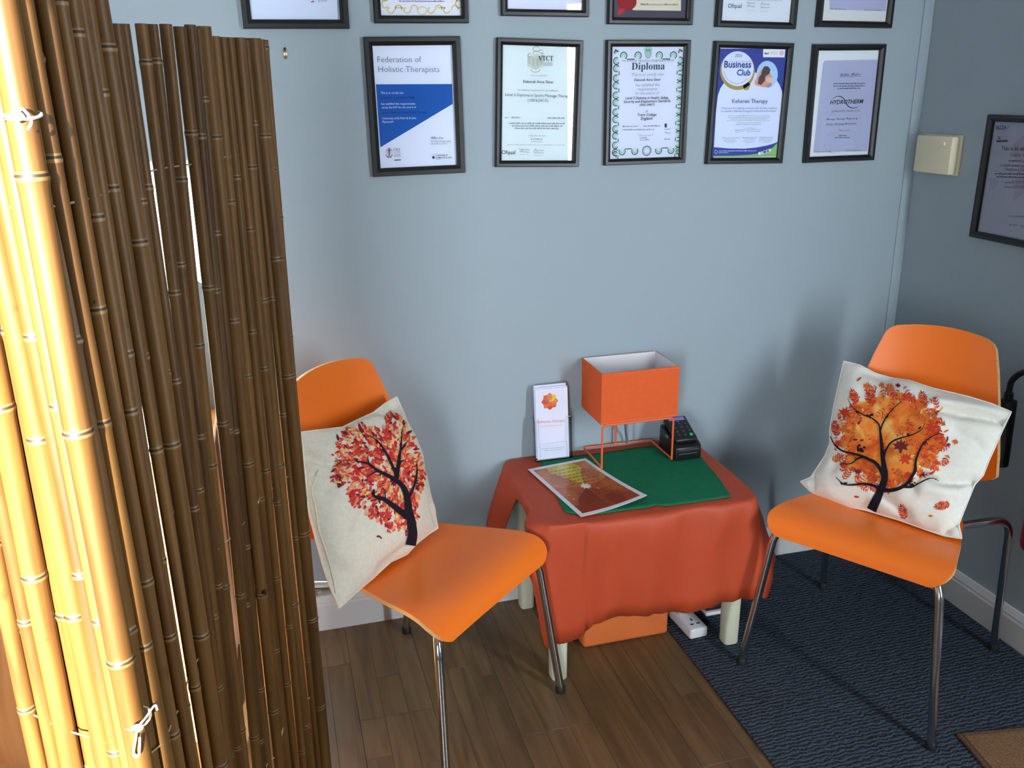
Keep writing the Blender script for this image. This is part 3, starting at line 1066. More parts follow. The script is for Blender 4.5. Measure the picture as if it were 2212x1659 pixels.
# upper row: only the lower part of each hangs into view
UP = [((526, 62), (755, 62), 0.0205, (222, 230, 250), 'black framed white certificate at the left end of the upper row, above the bamboo'),
      ((809, 50), (1012, 50), 0.0175, (228, 230, 244), 'black framed certificate with a gold ornamental border, second in the upper row'),
      ((1083, 34), (1271, 37), 0.0165, (220, 224, 246), 'black framed plain white certificate, third in the upper row'),
      ((1313, 52), (1495, 54), 0.0165, (76, 74, 92), 'black framed cream document with a red seal on a dark mount in the upper row'),
      ((1546, 58), (1718, 63), 0.0165, (218, 224, 236), 'black framed certificate with small logos along its foot, fifth in the upper row'),
      ((1764, 58), (1925, 61), 0.0165, (222, 224, 226), 'black framed lavender certificate nearest the corner in the upper row')]
for i, (a, b, bd, pc, lab) in enumerate(UP):
    Qa = [hit(*p, 1, -0.012) for p in (a, b)]
    W = (Qa[1] - Qa[0]).length
    H = W * 1.37
    t = math.atan2(Qa[1].z - Qa[0].z, Qa[1].x - Qa[0].x)
    m = (Qa[0] + Qa[1]) / 2
    sh, po = picture(lab, 'back', (m.x - H / 2 * math.sin(t), m.z + H / 2 * math.cos(t)), (W, H), bd, t, pc)
    if i == 0:
        sh.greek(dark, Q3((635, 20)), Q3((665, 19)), 0.004, 1)
        sh.scribble(slate, Q3((690, 14)), Q3((755, 10)), 0.008, 2, 0.0007, 4)
    elif i == 1:
        gd = ink(214, 196, 128)
        for k, xx in enumerate((1270, 1330, 1400, 1455, 1590, 1650, 1715, 1780)):
            sh.ring(gd, Q3((xx, 80 - 14 * (k % 2))), 7, 6.5, 0.003, 150 * (k % 2), 150 * (k % 2) + 240, 2)
        sh.ring(gd, Q3((1520, 85)), 10, 8.5, 0.0022, lvl=2)
        for a_, b_ in ((1300, 1370), (1640, 1700)):
            sh.strip(gd, [Q3((a_, 62)), Q3((b_, 62))], 0.0026, 2)
        for xx in (1225, 1810):
            sh.ring(gd, Q3((xx, 30)), 7, 9, 0.003, 40, 300, 2)
            sh.ring(gd, Q3((xx, -25)), 7, 9, 0.003, 40, 300, 2)
        sh.greek(pur, Q3((1335, 14)), Q3((1695, 14)), 0.003, 4)
    elif i == 3:
        sh.poly(ink(216, 208, 190), [Q4(p) for p in ((1400, -300), (1925, -300), (1925, 102), (1480, 96), (1400, 60))], 1)
        red = ink(150, 34, 40)
        sh.ellipse(red, Q4((1415, 15)), 21, 20, 2)
        sh.poly(ink(206, 40, 44), [Q4(p) for p in ((1322, 138), (1345, 85), (1400, 80), (1380, 115), (1345, 140))], 3)
        sh.greek(slate, Q4((1545, 48)), Q4((1620, 48)), 0.004, 6)
        sh.greek(grey, Q4((1625, 48)), Q4((1895, 50)), 0.0036, 7)
    elif i == 4:
        ofqual(sh, Q5, ((217, 307, 52), ((365, 45, 24, 5), (457, 52, 26, 6))), slate)
        sh.greek(lgrey, Q5((350, 5)), Q5((570, 8)), 0.0022, 9)
    elif i == 5:
        sh.poly(lav, [Q5(p) for p in ((880, -200), (1262, -200), (1247, 72), (880, 62))], 1)
        sh.greek(grey, Q5((885, 62)), Q5((985, 64)), 0.003, 11)
        sh.greek(grey, Q5((1105, 68)), Q5((1215, 70)), 0.003, 12)
    sh.finish(po)

# picture hook left without a picture, and the cream wall box
hk = empty('picture_hook', hit(616, 128, 1, 0))
tag(hk, 'small brass picture hook left bare on the wall beside the bamboo screen', 'hook')
P = hit(616, 115, 1, 0)
MB().box(P.x - 0.0035, P.x + 0.0035, -0.0022, -0.0003, P.z - 0.013, P.z + 0.012, bev=0.0008).build('plate', mat('aged_brass', (120, 96, 60), 0.4, metal=0.9), hk)
MB().box(P.x - 0.0042, P.x + 0.0042, -0.007, -0.0024, P.z - 0.006, P.z + 0.003, bev=0.0012).build('hook_bend', mat('bright_brass', (226, 214, 176), 0.3, metal=0.7), hk)
MB().tube([(P.x, -0.001, P.z + 0.008), (P.x, -0.012, P.z + 0.012)], 0.0016, 8).build('nail', rubber, hk)

creamp = mat('cream_plastic', (226, 218, 188), 0.45, var=0.03)
yb = [hit(*p, 0, -0.034) for p in ((1983, 292), (2058, 294), (2050, 377), (1971, 372))]
ya, ye, za, zb = (yb[0].y + yb[3].y) / 2, (yb[1].y + yb[2].y) / 2, (yb[2].z + yb[3].z) / 2, (yb[0].z + yb[1].z) / 2
wb = empty('junction_box', (0, (ya + ye) / 2, za))
tag(wb, 'square cream plastic control box on the right wall beside the corner', 'wall box')
MB().box(-0.008, -0.0005, ye - 0.004, ya + 0.002, za - 0.003, zb + 0.003, bev=0.002).build('back_plate', creamp, wb)
MB().box(-0.036, -0.0085, ye, ya, za, zb, bev=0.005).build('cover', creamp, wb)
nz = MB().lathe([(0.006, 0.0), (0.0055, 0.003), (0.003, 0.0045)], 12, Matrix.Translation((-0.0362, ye + 0.03, zb - 0.02)) @ Matrix.Rotation(R(-90), 4, 'Y'))
nz.build('indicator', mat('indicator', (240, 232, 200), 0.3), wb)


# ------------------------------------------------------------------ chairs: bent plywood shell on chromed legs
def shell_rows(profile, width, n=13, dish=lambda s: 0.0, crown=None):
    """profile: list of (y, z) along the shell, width: list of half widths"""
    P = [Vector((0, y, z)) for y, z in profile]
    rows, nor = [], []
    for i, p in enumerate(P):
        t = (P[min(i + 1, len(P) - 1)] - P[max(0, i - 1)]).normalized()
        nn = Vector((0, t.z, -t.y))          # sitter's side
        row, rn = [], []
        for j in range(n):
            a = -1 + 2 * j / (n - 1)
            x = a * width[i]
            q = p + Vector((x, 0, 0)) + nn * dish(i) * (x / 0.2) ** 2
            if crown:
                q += t * crown(i, a)
            row.append(q)
            rn.append(nn)
        rows.append(row)
        nor.append(rn)
    m = len(rows)
    for i in range(m):
        for j in range(n):
            du = rows[i][min(j + 1, n - 1)] - rows[i][max(j - 1, 0)]
            dv = rows[min(i + 1, m - 1)][j] - rows[max(i - 1, 0)][j]
            c = dv.cross(du)
            if c.length > 1e-9:
                c.normalize()
                nor[i][j] = c if c.dot(nor[i][j]) > 0 else -c
    return rows, nor


def shell_mesh(rows, nor, th):
    b = MB()
    back = [[p - n * th for p, n in zip(r, rn)] for r, rn in zip(rows, nor)]
    b.grid(rows, 0)
    b.grid(back, 0, flip=True)
    n = len(rows[0])

    def border(g):
        return [r[0] for r in g] + g[-1][1:] + [r[-1] for r in reversed(g[:-1])] + list(reversed(g[0][1:-1]))
    F, B = border(rows), border(back)
    k = len(b.v)
    b.v += [tuple(p) for p in F] + [tuple(p) for p in B]
    N = len(F)
    for i in range(N):
        b.f.append((k + i, k + (i + 1) % N, k + N + (i + 1) % N, k + N + i))
        b.m.append(1)
    return b


def interp(tab, x):
    for (a, va), (b, vb) in zip(tab, tab[1:]):
        if x <= b:
            t = (x - a) / (b - a)
            t = max(0.0, min(1.0, t))
            return va + (vb - va) * t
    return tab[-1][1]


def rcorner(w, d, r):
    """half width near a rounded end: d = distance to the end"""
    if d >= r:
        return w
    return w - r + math.sqrt(max(0.0, r * r - (r - d) ** 2))


def make_chair(loc, ang, label):
    t = empty('shell_chair', loc, ang)
    tag(t, label, 'chair', 'orange plywood shell chairs')
    # local axes: +y is the way the sitter faces, +x to the sitter's right
    seat = catmull([(0, 0.196, 0.406), (0, 0.187, 0.429), (0, 0.160, 0.449), (0, 0.11, 0.457), (0, 0.02, 0.452), (0, -0.08, 0.447), (0, -0.155, 0.449), (0, -0.195, 0.462), (0, -0.216, 0.484)], 5)
    pr = [(p.y, p.z) for p in seat]
    L = [0]
    for a, b_ in zip(pr, pr[1:]):
        L.append(L[-1] + math.hypot(b_[0] - a[0], b_[1] - a[1]))
    wt = [(0, 0.226), (0.06, 0.229), (0.18, 0.205), (0.30, 0.176), (0.37, 0.150), (0.44, 0.128)]
    # the front corners are cut round by shortening the first rows
    wd = [rcorner(interp(wt, s), s + 0.003, 0.055) for s in L]
    rows, nor = shell_rows(pr, wd, 13, lambda i: 0.004)
    st = shell_mesh(rows, nor, 0.0105).build('seat', [orangem, plym], t, local=True, angle=40)
    back = catmull([(0, -0.216, 0.484), (0, -0.226, 0.505), (0, -0.236, 0.54), (0, -0.247, 0.60), (0, -0.262, 0.70), (0, -0.280, 0.80), (0, -0.296, 0.884)], 8)
    pb = [(p.y, p.z) for p in back]
    wb_ = [(0.484, 0.128), (0.506, 0.130), (0.514, 0.140), (0.522, 0.165), (0.532, 0.192), (0.545, 0.205), (0.60, 0.198), (0.70, 0.180), (0.80, 0.157), (0.884, 0.133)]
    wd = [rcorner(interp(wb_, z), 0.884 - z + 0.002, 0.03) for y, z in pb]
    rows, nor = shell_rows(pb, wd, 13, lambda i: 0.040 * min(1, i / 12), lambda i, a: 0.014 * (1 - a * a) * max(0, (i - 20) / 28))
    shell_mesh(rows, nor, 0.0115).build('backrest', [orangem, plym], t, local=True, angle=40)
    for s in (-1, 1):
        f = rounded([(s * 0.250, 0.214, 0.012), (s * 0.205, 0.172, 0.416), (s * 0.10, 0.08, 0.4375)], 0.05, 6)
        lg = MB().tube(f, 0.0105, 12).build('leg', chrome, t, local=True)
        MB().lathe([(0.0135, 0.0), (0.0135, 0.016), (0.0112, 0.02)], 14, Matrix.Translation((s * 0.250, 0.214, 0.0))).build('foot_cap', rubber, lg, local=True)
        g = rounded([(s * 0.248, -0.308, 0.012), (s * 0.243, -0.262, 0.425), (s * 0.10, -0.03, 0.4305)], 0.06, 7)
        lg = MB().tube(g, 0.0105, 12).build('leg', chrome, t, local=True)
        MB().lathe([(0.0135, 0.0), (0.0135, 0.016), (0.0112, 0.02)], 14, Matrix.Translation((s * 0.248, -0.308, 0.0))).build('foot_cap', rubber, lg, local=True)
    MB().box(-0.11, 0.11, -0.05, 0.11, 0.424, 0.4385, bev=0.004).build('under_bracket', rubber, t, local=True)
    return t


LC_F, RC_F = math.atan2(-0.743, 0.669), math.atan2(-0.535, -0.845)
make_chair((-1.626, -0.490, 0.0), LC_F - math.pi / 2, 'orange plywood chair with chrome legs beside the bamboo screen, standing on bare wood floor')
make_chair((-0.468, -0.616, CZ), RC_F - math.pi / 2, 'orange plywood chair with chrome legs on the navy carpet by the right wall')


# ------------------------------------------------------------------ cushions
def cushion(label, edges, K, P0, L, lean, front, rear, m, seed, wr=0.004, creases=()):
    L = Vector((L[0], L[1], 0)).normalized()
    nh = Vector((L.y, -L.x, 0))
    if nh.y > 0:
        nh = -nh
    s, c = math.sin(R(lean)), math.cos(R(lean))
    n = (nh * c + Vector((0, 0, s))).normalized()
    E_ = [[hitp(*K(p), P0, n) for p in e] for e in edges]
    N = 57
    rows = coons(E_[0], E_[1], E_[2], E_[3], N, N)

    def prof(i, j):
        u, v = 2 * j / (N - 1) - 1, 2 * i / (N - 1) - 1
        return max(0.0, (1 - abs(u) ** 2.6) * (1 - abs(v) ** 2.6)) ** 0.62

    CR = [([Vector(K(p)) for p in c[0]], c[1], c[2]) for c in creases]

    def crease(p):
        q = Vector(project(p))
        d = 0.0
        for pts, dep, wid in CR:
            best = 1e9
            for a_, b_ in zip(pts, pts[1:]):
                e = b_ - a_
                t = max(0, min(1, (q - a_).dot(e) / e.length_squared))
                best = min(best, (q - a_ - e * t).length)
            d += 1.5 * dep * math.exp(-(best / wid) ** 2)
        return d

    fr, bk = [], []
    for i in range(N):
        a, b_ = [], []
        for j in range(N):
            p = rows[i][j]
            q = prof(i, j)
            w1 = noise.noise(p * 9 + Vector((seed, 0, 0))) * wr * 1.6 + noise.noise(p * 24 + Vector((0, seed, 0))) * wr * 0.7
            ed = min(1, 6 * q)
            a.append(p + n * (front * q + 0.0022 + (w1 + crease(p)) * ed))
            b_.append(p - n * (rear * q + 0.0022 + noise.noise(p * 9 + Vector((0, 0, seed))) * wr * ed))
        fr.append(a)
        bk.append(b_)
    mb = MB()
    mb.grid(fr, 0)
    mb.grid(bk, 0, flip=True)

    def border(g):
        return [r[0] for r in g] + g[-1][1:] + [r[-1] for r in reversed(g[:-1])] + list(reversed(g[0][1:-1]))
    F, B = border(fr), border(bk)
    k = len(mb.v)
    NN = len(F)
    mb.v += [tuple(p) for p in F] + [tuple(p) for p in B]
    for i in range(NN):
        mb.f.append((k + i, k + (i + 1) % NN, k + NN + (i + 1) % NN, k + NN + i))
        mb.m.append(0)
    root = empty('cushion', sum((p for r in rows[-1:] for p in r), Vector()) / N)
    tag(root, label, 'cushion', 'tree print cushions')
    mb.build('cover', m, root, angle=80)
    vs = [p for r in fr for p in r]
    fs = [(i * N + j, i * N + j + 1, (i + 1) * N + j + 1, (i + 1) * N + j) for i in range(N - 1) for j in range(N - 1)]
    bvh = BVHTree.FromPolygons(vs, fs)
    piping = MB().tube([p for p in F], 0.0022, 6, closed=True)
    piping.build('seam', m, root)

    def onto(px, lift):
        d = ray(*px)
        h = bvh.ray_cast(CAM, d.normalized())
        if h[0] is None:
            return None
        nn = h[1] if h[1].dot(d) < 0 else -h[1]
        return h[0] + nn * lift
    return root, onto


def print_poly(mb, onto, pts, lift, mi, centre=None):
    c = centre or (sum(p[0] for p in pts) / len(pts), sum(p[1] for p in pts) / len(pts))
    q = [onto(p, lift) for p in pts] + [onto(c, lift)]
    if any(x is None for x in q):
        return
    n = len(pts)
    mb.add(q, [(k, (k + 1) % n, n) for k in range(n)], mi)


def print_strip(mb, onto, pts, w0, w1, lift, mi, n=6):
    P = catmull([Vector((p[0], p[1], 0)) for p in pts], n)
    A = []
    for i, p in enumerate(P):
        t = (P[min(i + 1, len(P) - 1)] - P[max(0, i - 1)]).normalized()
        q = Vector((-t.y, t.x, 0)) * (w0 + (w1 - w0) * i / (len(P) - 1)) / 2
        a, b_ = onto((p - q).xy, lift), onto((p + q).xy, lift)
        if a is None or b_ is None:
            continue
        A.append((a, b_))
    if len(A) > 1:
        mb.grid([[a, b_] for a, b_ in A], mi)


def oval(x, y, L, W, ang):
    out = []
    for k in range(8):
        a = k * math.pi / 4
        px, py = math.cos(a) * L / 2, math.sin(a) * W / 2 * (1 - 0.25 * math.cos(a))
        out.append((x + px * math.cos(ang) - py * math.sin(ang), y + px * math.sin(ang) + py * math.cos(ang)))
    return out


def sprig(mb, onto, x, y, L, ang, lift, cols):
    n = max(3, int(L / 5))
    c, s_ = math.cos(ang), math.sin(ang)
    print_strip(mb, onto, [(x - c * L / 2, y - s_ * L / 2), (x, y), (x + c * L / 2, y + s_ * L / 2)], 1.2, 0.8, lift, cols[0])
    for q in range(n):
        t = -0.42 + 0.84 * q / (n - 1)
        bx, by = x + c * L * t, y + s_ * L * t
        ln = L * (0.42 - 0.16 * abs(t + 0.1) * 2)
        for sg in (-1, 1):
            a = ang + sg * 0.95
            print_poly(mb, onto, oval(bx + math.cos(a) * ln * 0.55, by + math.sin(a) * ln * 0.55, ln, ln * 0.36, a), lift, cols[(q + (sg > 0)) % len(cols)])
    print_poly(mb, onto, oval(x + c * L * 0.56, y + s_ * L * 0.56, L * 0.3, L * 0.12, ang), lift, cols[0])


MAPLE = [(0, -1), (0.16, -0.5), (0.5, -0.72), (0.42, -0.32), (0.98, -0.3), (0.62, 0.0), (0.8, 0.4), (0.25, 0.25), (0.1, 0.75), (-0.1, 0.75), (-0.25, 0.25), (-0.8, 0.4), (-0.62, 0.0), (-0.98, -0.3), (-0.42, -0.32), (-0.5, -0.72), (-0.16, -0.5)]


def maple(x, y, s, ang):
    return [(x + s * (a * math.cos(ang) - b_ * math.sin(ang)), y + s * (a * math.sin(ang) + b_ * math.cos(ang))) for a, b_ in MAPLE]


fabw = mat('white_canvas', (240, 237, 228), 0.9, var=0.03, vscale=90, bump=0.25, bscale=700, spec=0.15)
fabc = mat('natural_linen', (228, 219, 202), 0.9, var=0.06, vscale=120, bump=0.35, bscale=600, spec=0.15)
inkb = mat('black_fabric_ink', (30, 26, 36), 0.85, spec=0.15)
FC = [mat('leaf_%d' % i, c_, 0.85, var=0.08, vscale=40, spec=0.15) for i, c_ in enumerate(((226, 106, 44), (206, 66, 40), (236, 146, 74), (122, 44, 48), (240, 186, 120), (186, 52, 52), (196, 92, 52)))]


def watercolour():
    m = bpy.data.materials.new('watercolour_orange')
    m.use_nodes = True
    nt = m.node_tree
    b = nt.nodes['Principled BSDF']
    b.inputs['Roughness'].default_value = 0.9
    b.inputs['Specular IOR Level'].default_value = 0.15
    tc = nt.nodes.new('ShaderNodeTexCoord')
    n = nt.nodes.new('ShaderNodeTexNoise')
    n.inputs['Scale'].default_value = 15
    n.inputs['Detail'].default_value = 5
    n.inputs['Distortion'].default_value = 0.8
    nt.links.new(tc.outputs['Object'], n.inputs[0])
    rp = nt.nodes.new('ShaderNodeValToRGB')
    e = rp.color_ramp.elements
    e[0].position, e[0].color = 0.33, lin((196, 76, 36))
    e[1].position, e[1].color = 0.68, lin((246, 190, 116))
    x = e.new(0.45)
    x.color = lin((230, 112, 44))
    x = e.new(0.56)
    x.color = lin((238, 152, 66))
    nt.links.new(n.outputs['Fac'], rp.inputs[0])
    nt.links.new(rp.outputs[0], b.inputs['Base Color'])
    return m


# right cushion
R1 = crop(1720, 770, 0.24717)
edg = [[(420, 45), (560, 80), (700, 152), (830, 190), (1000, 215), (1200, 282), (1500, 352), (1720, 420), (1880, 488)],
       [(40, 1095), (130, 1185), (250, 1240), (450, 1312), (610, 1345), (900, 1430), (1150, 1520), (1300, 1570), (1448, 1592)],
       [(420, 45), (385, 200), (330, 450), (298, 640), (300, 760), (250, 880), (180, 985), (130, 1060), (40, 1095)],
       [(1880, 488), (1815, 620), (1740, 790), (1680, 920), (1635, 1040), (1560, 1120), (1490, 1290), (1420, 1470), (1448, 1592)]]
root, onto = cushion('white cushion printed with a round orange autumn tree, on the right chair', edg, R1, (-0.475, -0.60, 0.475), (0.42, -0.91), 33, 0.066, 0.03, fabw, 3, 0.007,
                     [([(1290, 515), (1480, 545), (1680, 555), (1830, 585)], -0.016, 9), ([(1300, 440), (1500, 450), (1750, 500)], 0.008, 12), ([(1160, 1075), (1330, 1140), (1450, 1135), (1560, 1100)], -0.016, 7),
                      ([(1180, 1220), (1350, 1240), (1480, 1230)], 0.010, 14), ([(620, 150), (720, 200), (830, 250)], -0.008, 8), ([(150, 1060), (165, 1130), (150, 1190)], -0.010, 6), ([(320, 830), (420, 900), (380, 1000)], -0.006, 9),
                      ([(760, 1230), (900, 1330), (1000, 1400)], -0.007, 10), ([(1400, 1480), (1330, 1530), (1290, 1570)], -0.010, 6), ([(1440, 700), (1600, 780), (1660, 860)], -0.007, 12)])
rg = random.Random(11)
blob = MB()
cx, cy = R1((830, 720))
nr, na = 12, 120
ring = []
for k in range(na):
    a = 2 * math.pi * k / na
    rr = 0.95 + 0.05 * math.sin(5 * a + 1) + 0.035 * math.sin(13 * a) + 0.05 * rg.uniform(-1, 1)
    ring.append((math.cos(a) * 112 * rr, math.sin(a) * 104 * rr))
rows = []
for i in range(1, nr + 1):
    rows.append([onto((cx + p[0] * i / nr, cy + p[1] * i / nr), 0.0005) for p in ring])
if all(x is not None for r in rows for x in r):
    blob.grid(rows, 0, closev=True)
    blob.add([onto((cx, cy), 0.0005)] + rows[0], [(0, k + 1, (k + 1) % na + 1) for k in range(na)], 0)
    blob.build('crown_print', watercolour(), root, fixn=False)
lv = MB()
for k in range(210):
    a = rg.uniform(0, 2 * math.pi)
    rr = rg.uniform(0.70, 1.12) if k > 50 else rg.uniform(0.2, 0.9)
    x, y = cx + math.cos(a) * 116 * rr, cy + math.sin(a) * 108 * rr
    if y > 1062 and rr > 1.02:
        continue
    kind = rg.random()
    lift = 0.0008 + 0.0000028 * k
    if kind < 0.3:
        print_poly(lv, onto, maple(x, y, rg.uniform(6, 11), rg.uniform(-0.8, 0.8)), lift, rg.choice((0, 1, 0, 2, 6)))
    elif kind < 0.75:
        sprig(lv, onto, x, y, rg.uniform(16, 26), rg.uniform(0, 6.28), lift, rg.choice(((1, 5), (0, 1), (0, 2), (1, 0, 5), (6, 0))))
    else:
        print_poly(lv, onto, oval(x, y, rg.uniform(8, 14), rg.uniform(4, 6), rg.uniform(0, 6.28)), lift, rg.choice((0, 1, 4, 2, 3)))
for p, s_, ci in (((915, 790), 19, 3), ((1090, 1030), 13, 3), ((430, 500), 17, 1), ((1190, 620), 18, 1), ((620, 265), 11, 0), ((820, 275), 12, 0), ((890, 258), 7, 3), ((1390, 750), 8, 0), ((545, 1010), 9, 3), ((1330, 775), 6, 3), ((960, 900), 16, 1)):
    x, y = R1(p)
    print_poly(lv, onto, maple(x, y, s_, rg.uniform(-0.5, 0.5)), 0.0014, ci)
for p, L_, an, ci in (((550, 200), 14, -0.7, 1), ((530, 1225), 12, 0.1, 1), ((1175, 1392), 10, 0.1, 0), ((660, 515), 12, -0.4, 3), ((520, 728), 11, 0, 3)):
    x, y = R1(p)
    print_poly(lv, onto, oval(x, y, L_, 4.5, an), 0.0014, ci)
for p, an in (((1285, 1300), -0.2), ((935, 1365), 1.3), ((510, 360), 1.2), ((655, 360), 1.4), ((1110, 380), 1.3), ((350, 640), 1.3), ((1270, 730), 0.8)):
    sprig(lv, onto, *R1(p), 30, an + math.pi, 0.0013, (1, 5, 0))
tag(lv.build('leaf_print', FC, root, fixn=False), kind='stuff')
tr = MB()
for pts, w0, w1 in (([(655, 1352), (700, 1260), (735, 1180), (770, 1100), (780, 1020), (768, 940), (755, 830), (742, 700), (735, 640)], 22, 4),
                    ([(775, 1060), (740, 990), (690, 930), (600, 885), (520, 855), (420, 830), (350, 780), (305, 700)], 9, 1.5),
                    ([(600, 882), (540, 900), (480, 940), (390, 940)], 4, 1),
                    ([(738, 650), (720, 590), (660, 540), (580, 510), (500, 450), (455, 370)], 4, 1),
                    ([(738, 650), (760, 590), (800, 520), (850, 460), (925, 395)], 4, 1.2),
                    ([(768, 900), (790, 820), (840, 750), (920, 715), (1010, 690), (1100, 640), (1130, 580)], 5, 1),
                    ([(740, 1165), (860, 1165), (960, 1120), (1030, 1020), (1050, 900), (1100, 780), (1170, 715), (1260, 670)], 9, 1.2),
                    ([(930, 1138), (1010, 1140), (1080, 1110), (1160, 1075), (1250, 1075)], 6, 1),
                    ([(735, 1160), (690, 1130), (600, 1112), (500, 1120), (420, 1115), (350, 1055)], 7, 1.2)):
    print_strip(tr, onto, [R1(p) for p in pts], w0, w1, 0.0032, 0)
for p in ((575, 815), (1020, 1118)):      # little squirrels sitting on the branches
    x, y = R1(p)
    k = 1 if p[0] < 800 else 0.8
    print_poly(tr, onto, oval(x + 1 * k, y + 2 * k, 13 * k, 8 * k, 0.9), 0.0048, 0)
    print_poly(tr, onto, oval(x + 7 * k, y - 4 * k, 6.5 * k, 5 * k, 0.2), 0.0048, 0)
    print_strip(tr, onto, [(x - 5 * k, y + 5 * k), (x - 7 * k, y - 4 * k), (x - 4 * k, y - 10 * k), (x - 1 * k, y - 7 * k)], 5 * k, 3 * k, 0.0048, 0)
for p, an in (((540, 495), 0.2), ((630, 525), 0.5), ((662, 515), -0.5), ((800, 530), -0.8), ((985, 690), 0.6), ((1085, 628), -0.7), ((440, 1108), -0.2), ((410, 1110), 0.5)):
    x, y = R1(p)
    print_poly(tr, onto, oval(x, y, 9, 4.5, an), 0.0048, 0)
tr.build('trunk_print', inkb, root, fixn=False)

# left cushion
R2 = crop(640, 840, 0.28933)
edg = [[(30, 325), (180, 308), (340, 290), (450, 235), (570, 180), (660, 110), (745, 62)],
       [(318, 1636), (440, 1520), (560, 1420), (700, 1290), (820, 1235), (900, 1150), (980, 1085), (1050, 1040)],
       [(30, 325), (60, 560), (75, 800), (100, 960), (150, 1150), (200, 1330), (250, 1480), (318, 1636)],
       [(745, 62), (800, 190), (860, 330), (925, 500), (965, 660), (1000, 800), (1030, 920), (1050, 1040)]]
root, onto = cushion('natural linen cushion printed with a tree of red and orange leaves, on the left chair', edg, R2, (-1.705, -0.465, 0.475), (0.72, 0.69), 22, 0.068, 0.03, fabc, 8, 0.006,
                     [([(75, 520), (160, 590), (260, 575), (300, 540)], -0.012, 7), ([(60, 440), (180, 480)], 0.006, 10), ([(120, 640), (200, 680), (150, 800)], -0.008, 9), ([(420, 880), (360, 1010), (320, 1150)], -0.007, 12),
                      ([(930, 880), (985, 960), (1035, 1000)], -0.012, 6), ([(560, 1350), (700, 1220), (800, 1160)], -0.006, 10), ([(560, 180), (620, 210), (700, 150)], -0.008, 7), ([(250, 1250), (330, 1330)], 0.006, 10)])
CRN = [(300, 370), (420, 275), (500, 270), (590, 300), (640, 330), (660, 230), (690, 170), (760, 190), (820, 260), (870, 360), (920, 480), (955, 640), (950, 740), (915, 830), (915, 960), (890, 1010), (820, 1090), (760, 1040), (690, 1075), (610, 990), (520, 930), (420, 860), (380, 790), (340, 730), (260, 690), (255, 630), (300, 540), (300, 460)]


def inside(p, poly):
    r = False
    j = len(poly) - 1
    for i in range(len(poly)):
        if (poly[i][1] > p[1]) != (poly[j][1] > p[1]) and p[0] < (poly[j][0] - poly[i][0]) * (p[1] - poly[i][1]) / (poly[j][1] - poly[i][1]) + poly[i][0]:
            r = not r
        j = i
    return r


FL = [mat('leafb_%d' % i, c_, 0.85, var=0.08, vscale=60, spec=0.15) for i, c_ in enumerate(((198, 44, 44), (222, 96, 62), (236, 146, 96), (226, 172, 150), (120, 30, 40), (240, 196, 116), (206, 66, 60)))]
lv = MB()
rg = random.Random(5)
k = 0
while k < 1150:
    p = (rg.uniform(240, 970), rg.uniform(150, 1100))
    if not inside(p, CRN):
        continue
    k += 1
    x, y = R2(p)
    lift = 0.0005 + 0.000001 * k
    if k % 16 == 0:
        print_poly(lv, onto, maple(x, y, rg.uniform(7, 12), rg.uniform(-2, 2)), lift, rg.choice((0, 6, 4, 0)))
    else:
        an = math.atan2(y - 1010, x - 860) + rg.uniform(-0.9, 0.9)
        print_poly(lv, onto, oval(x, y, rg.uniform(9, 16), rg.uniform(4.2, 6.6), an), lift, rg.choice((0, 0, 1, 1, 2, 2, 3, 4, 5, 6, 6)))
for p in ((270, 492), (490, 258), (355, 325), (275, 690), (610, 1100), (625, 1108), (1040, 1005), (560, 968), (680, 1060)):
    x, y = R2(p)
    print_poly(lv, onto, oval(x, y, 8, 4, p[0] * 0.7), 0.0018, (0, 4, 6)[p[0] % 3])
tag(lv.build('leaf_print', FL, root, fixn=False), kind='stuff')
tr = MB()
for pts, w0, w1 in (([(838, 1228), (850, 1150), (862, 1080), (850, 980), (832, 900), (822, 820), (800, 750), (765, 705), (690, 655), (600, 610), (530, 560), (440, 545)], 24, 2.5),
                    ([(838, 960), (780, 920), (700, 860), (640, 820), (580, 800), (560, 770)], 15, 4),
                    ([(640, 822), (600, 822), (545, 832)], 4, 1), ([(610, 612), (560, 635), (515, 665)], 4, 1),
                    ([(745, 690), (730, 620), (690, 530), (640, 440), (590, 385), (520, 345)], 8, 1),
                    ([(742, 670), (755, 580), (765, 500), (775, 430), (785, 300)], 10, 1.5),
                    ([(765, 570), (775, 545), (800, 535)], 5, 2), ([(772, 460), (800, 430), (830, 385)], 5, 1),
                    ([(828, 820), (860, 760), (885, 680), (895, 600), (890, 545)], 7, 1), ([(885, 690), (910, 683)], 3, 1.2),
                    ([(672, 850), (660, 810), (658, 765)], 3, 1), ([(545, 575), (532, 535), (528, 500)], 4, 1)):
    print_strip(tr, onto, [R2(p) for p in pts], w0, w1, 0.0032, 0)
x, y = R2((568, 775))
print_poly(tr, onto, oval(x, y, 9, 7, 1.2), 0.0048, 0)
print_poly(tr, onto, oval(x + 1, y - 5, 5, 5, 0), 0.0048, 0)
print_poly(tr, onto, oval(*R2((448, 535)), 7, 4, -0.6), 0.0048, 0)
tr.build('trunk_print', inkb, root, fixn=False)
sm = [onto(R2(p), 0.0008) for p in ((150, 560), (165, 600), (140, 680), (120, 760), (135, 840), (155, 930), (170, 1040), (200, 1140), (232, 1240), (258, 1350), (280, 1440), (296, 1520))]
sm = [p for p in sm if p]
MB().tube(catmull(sm, 4), 0.0016, 6).build('side_seam', fabc, root)


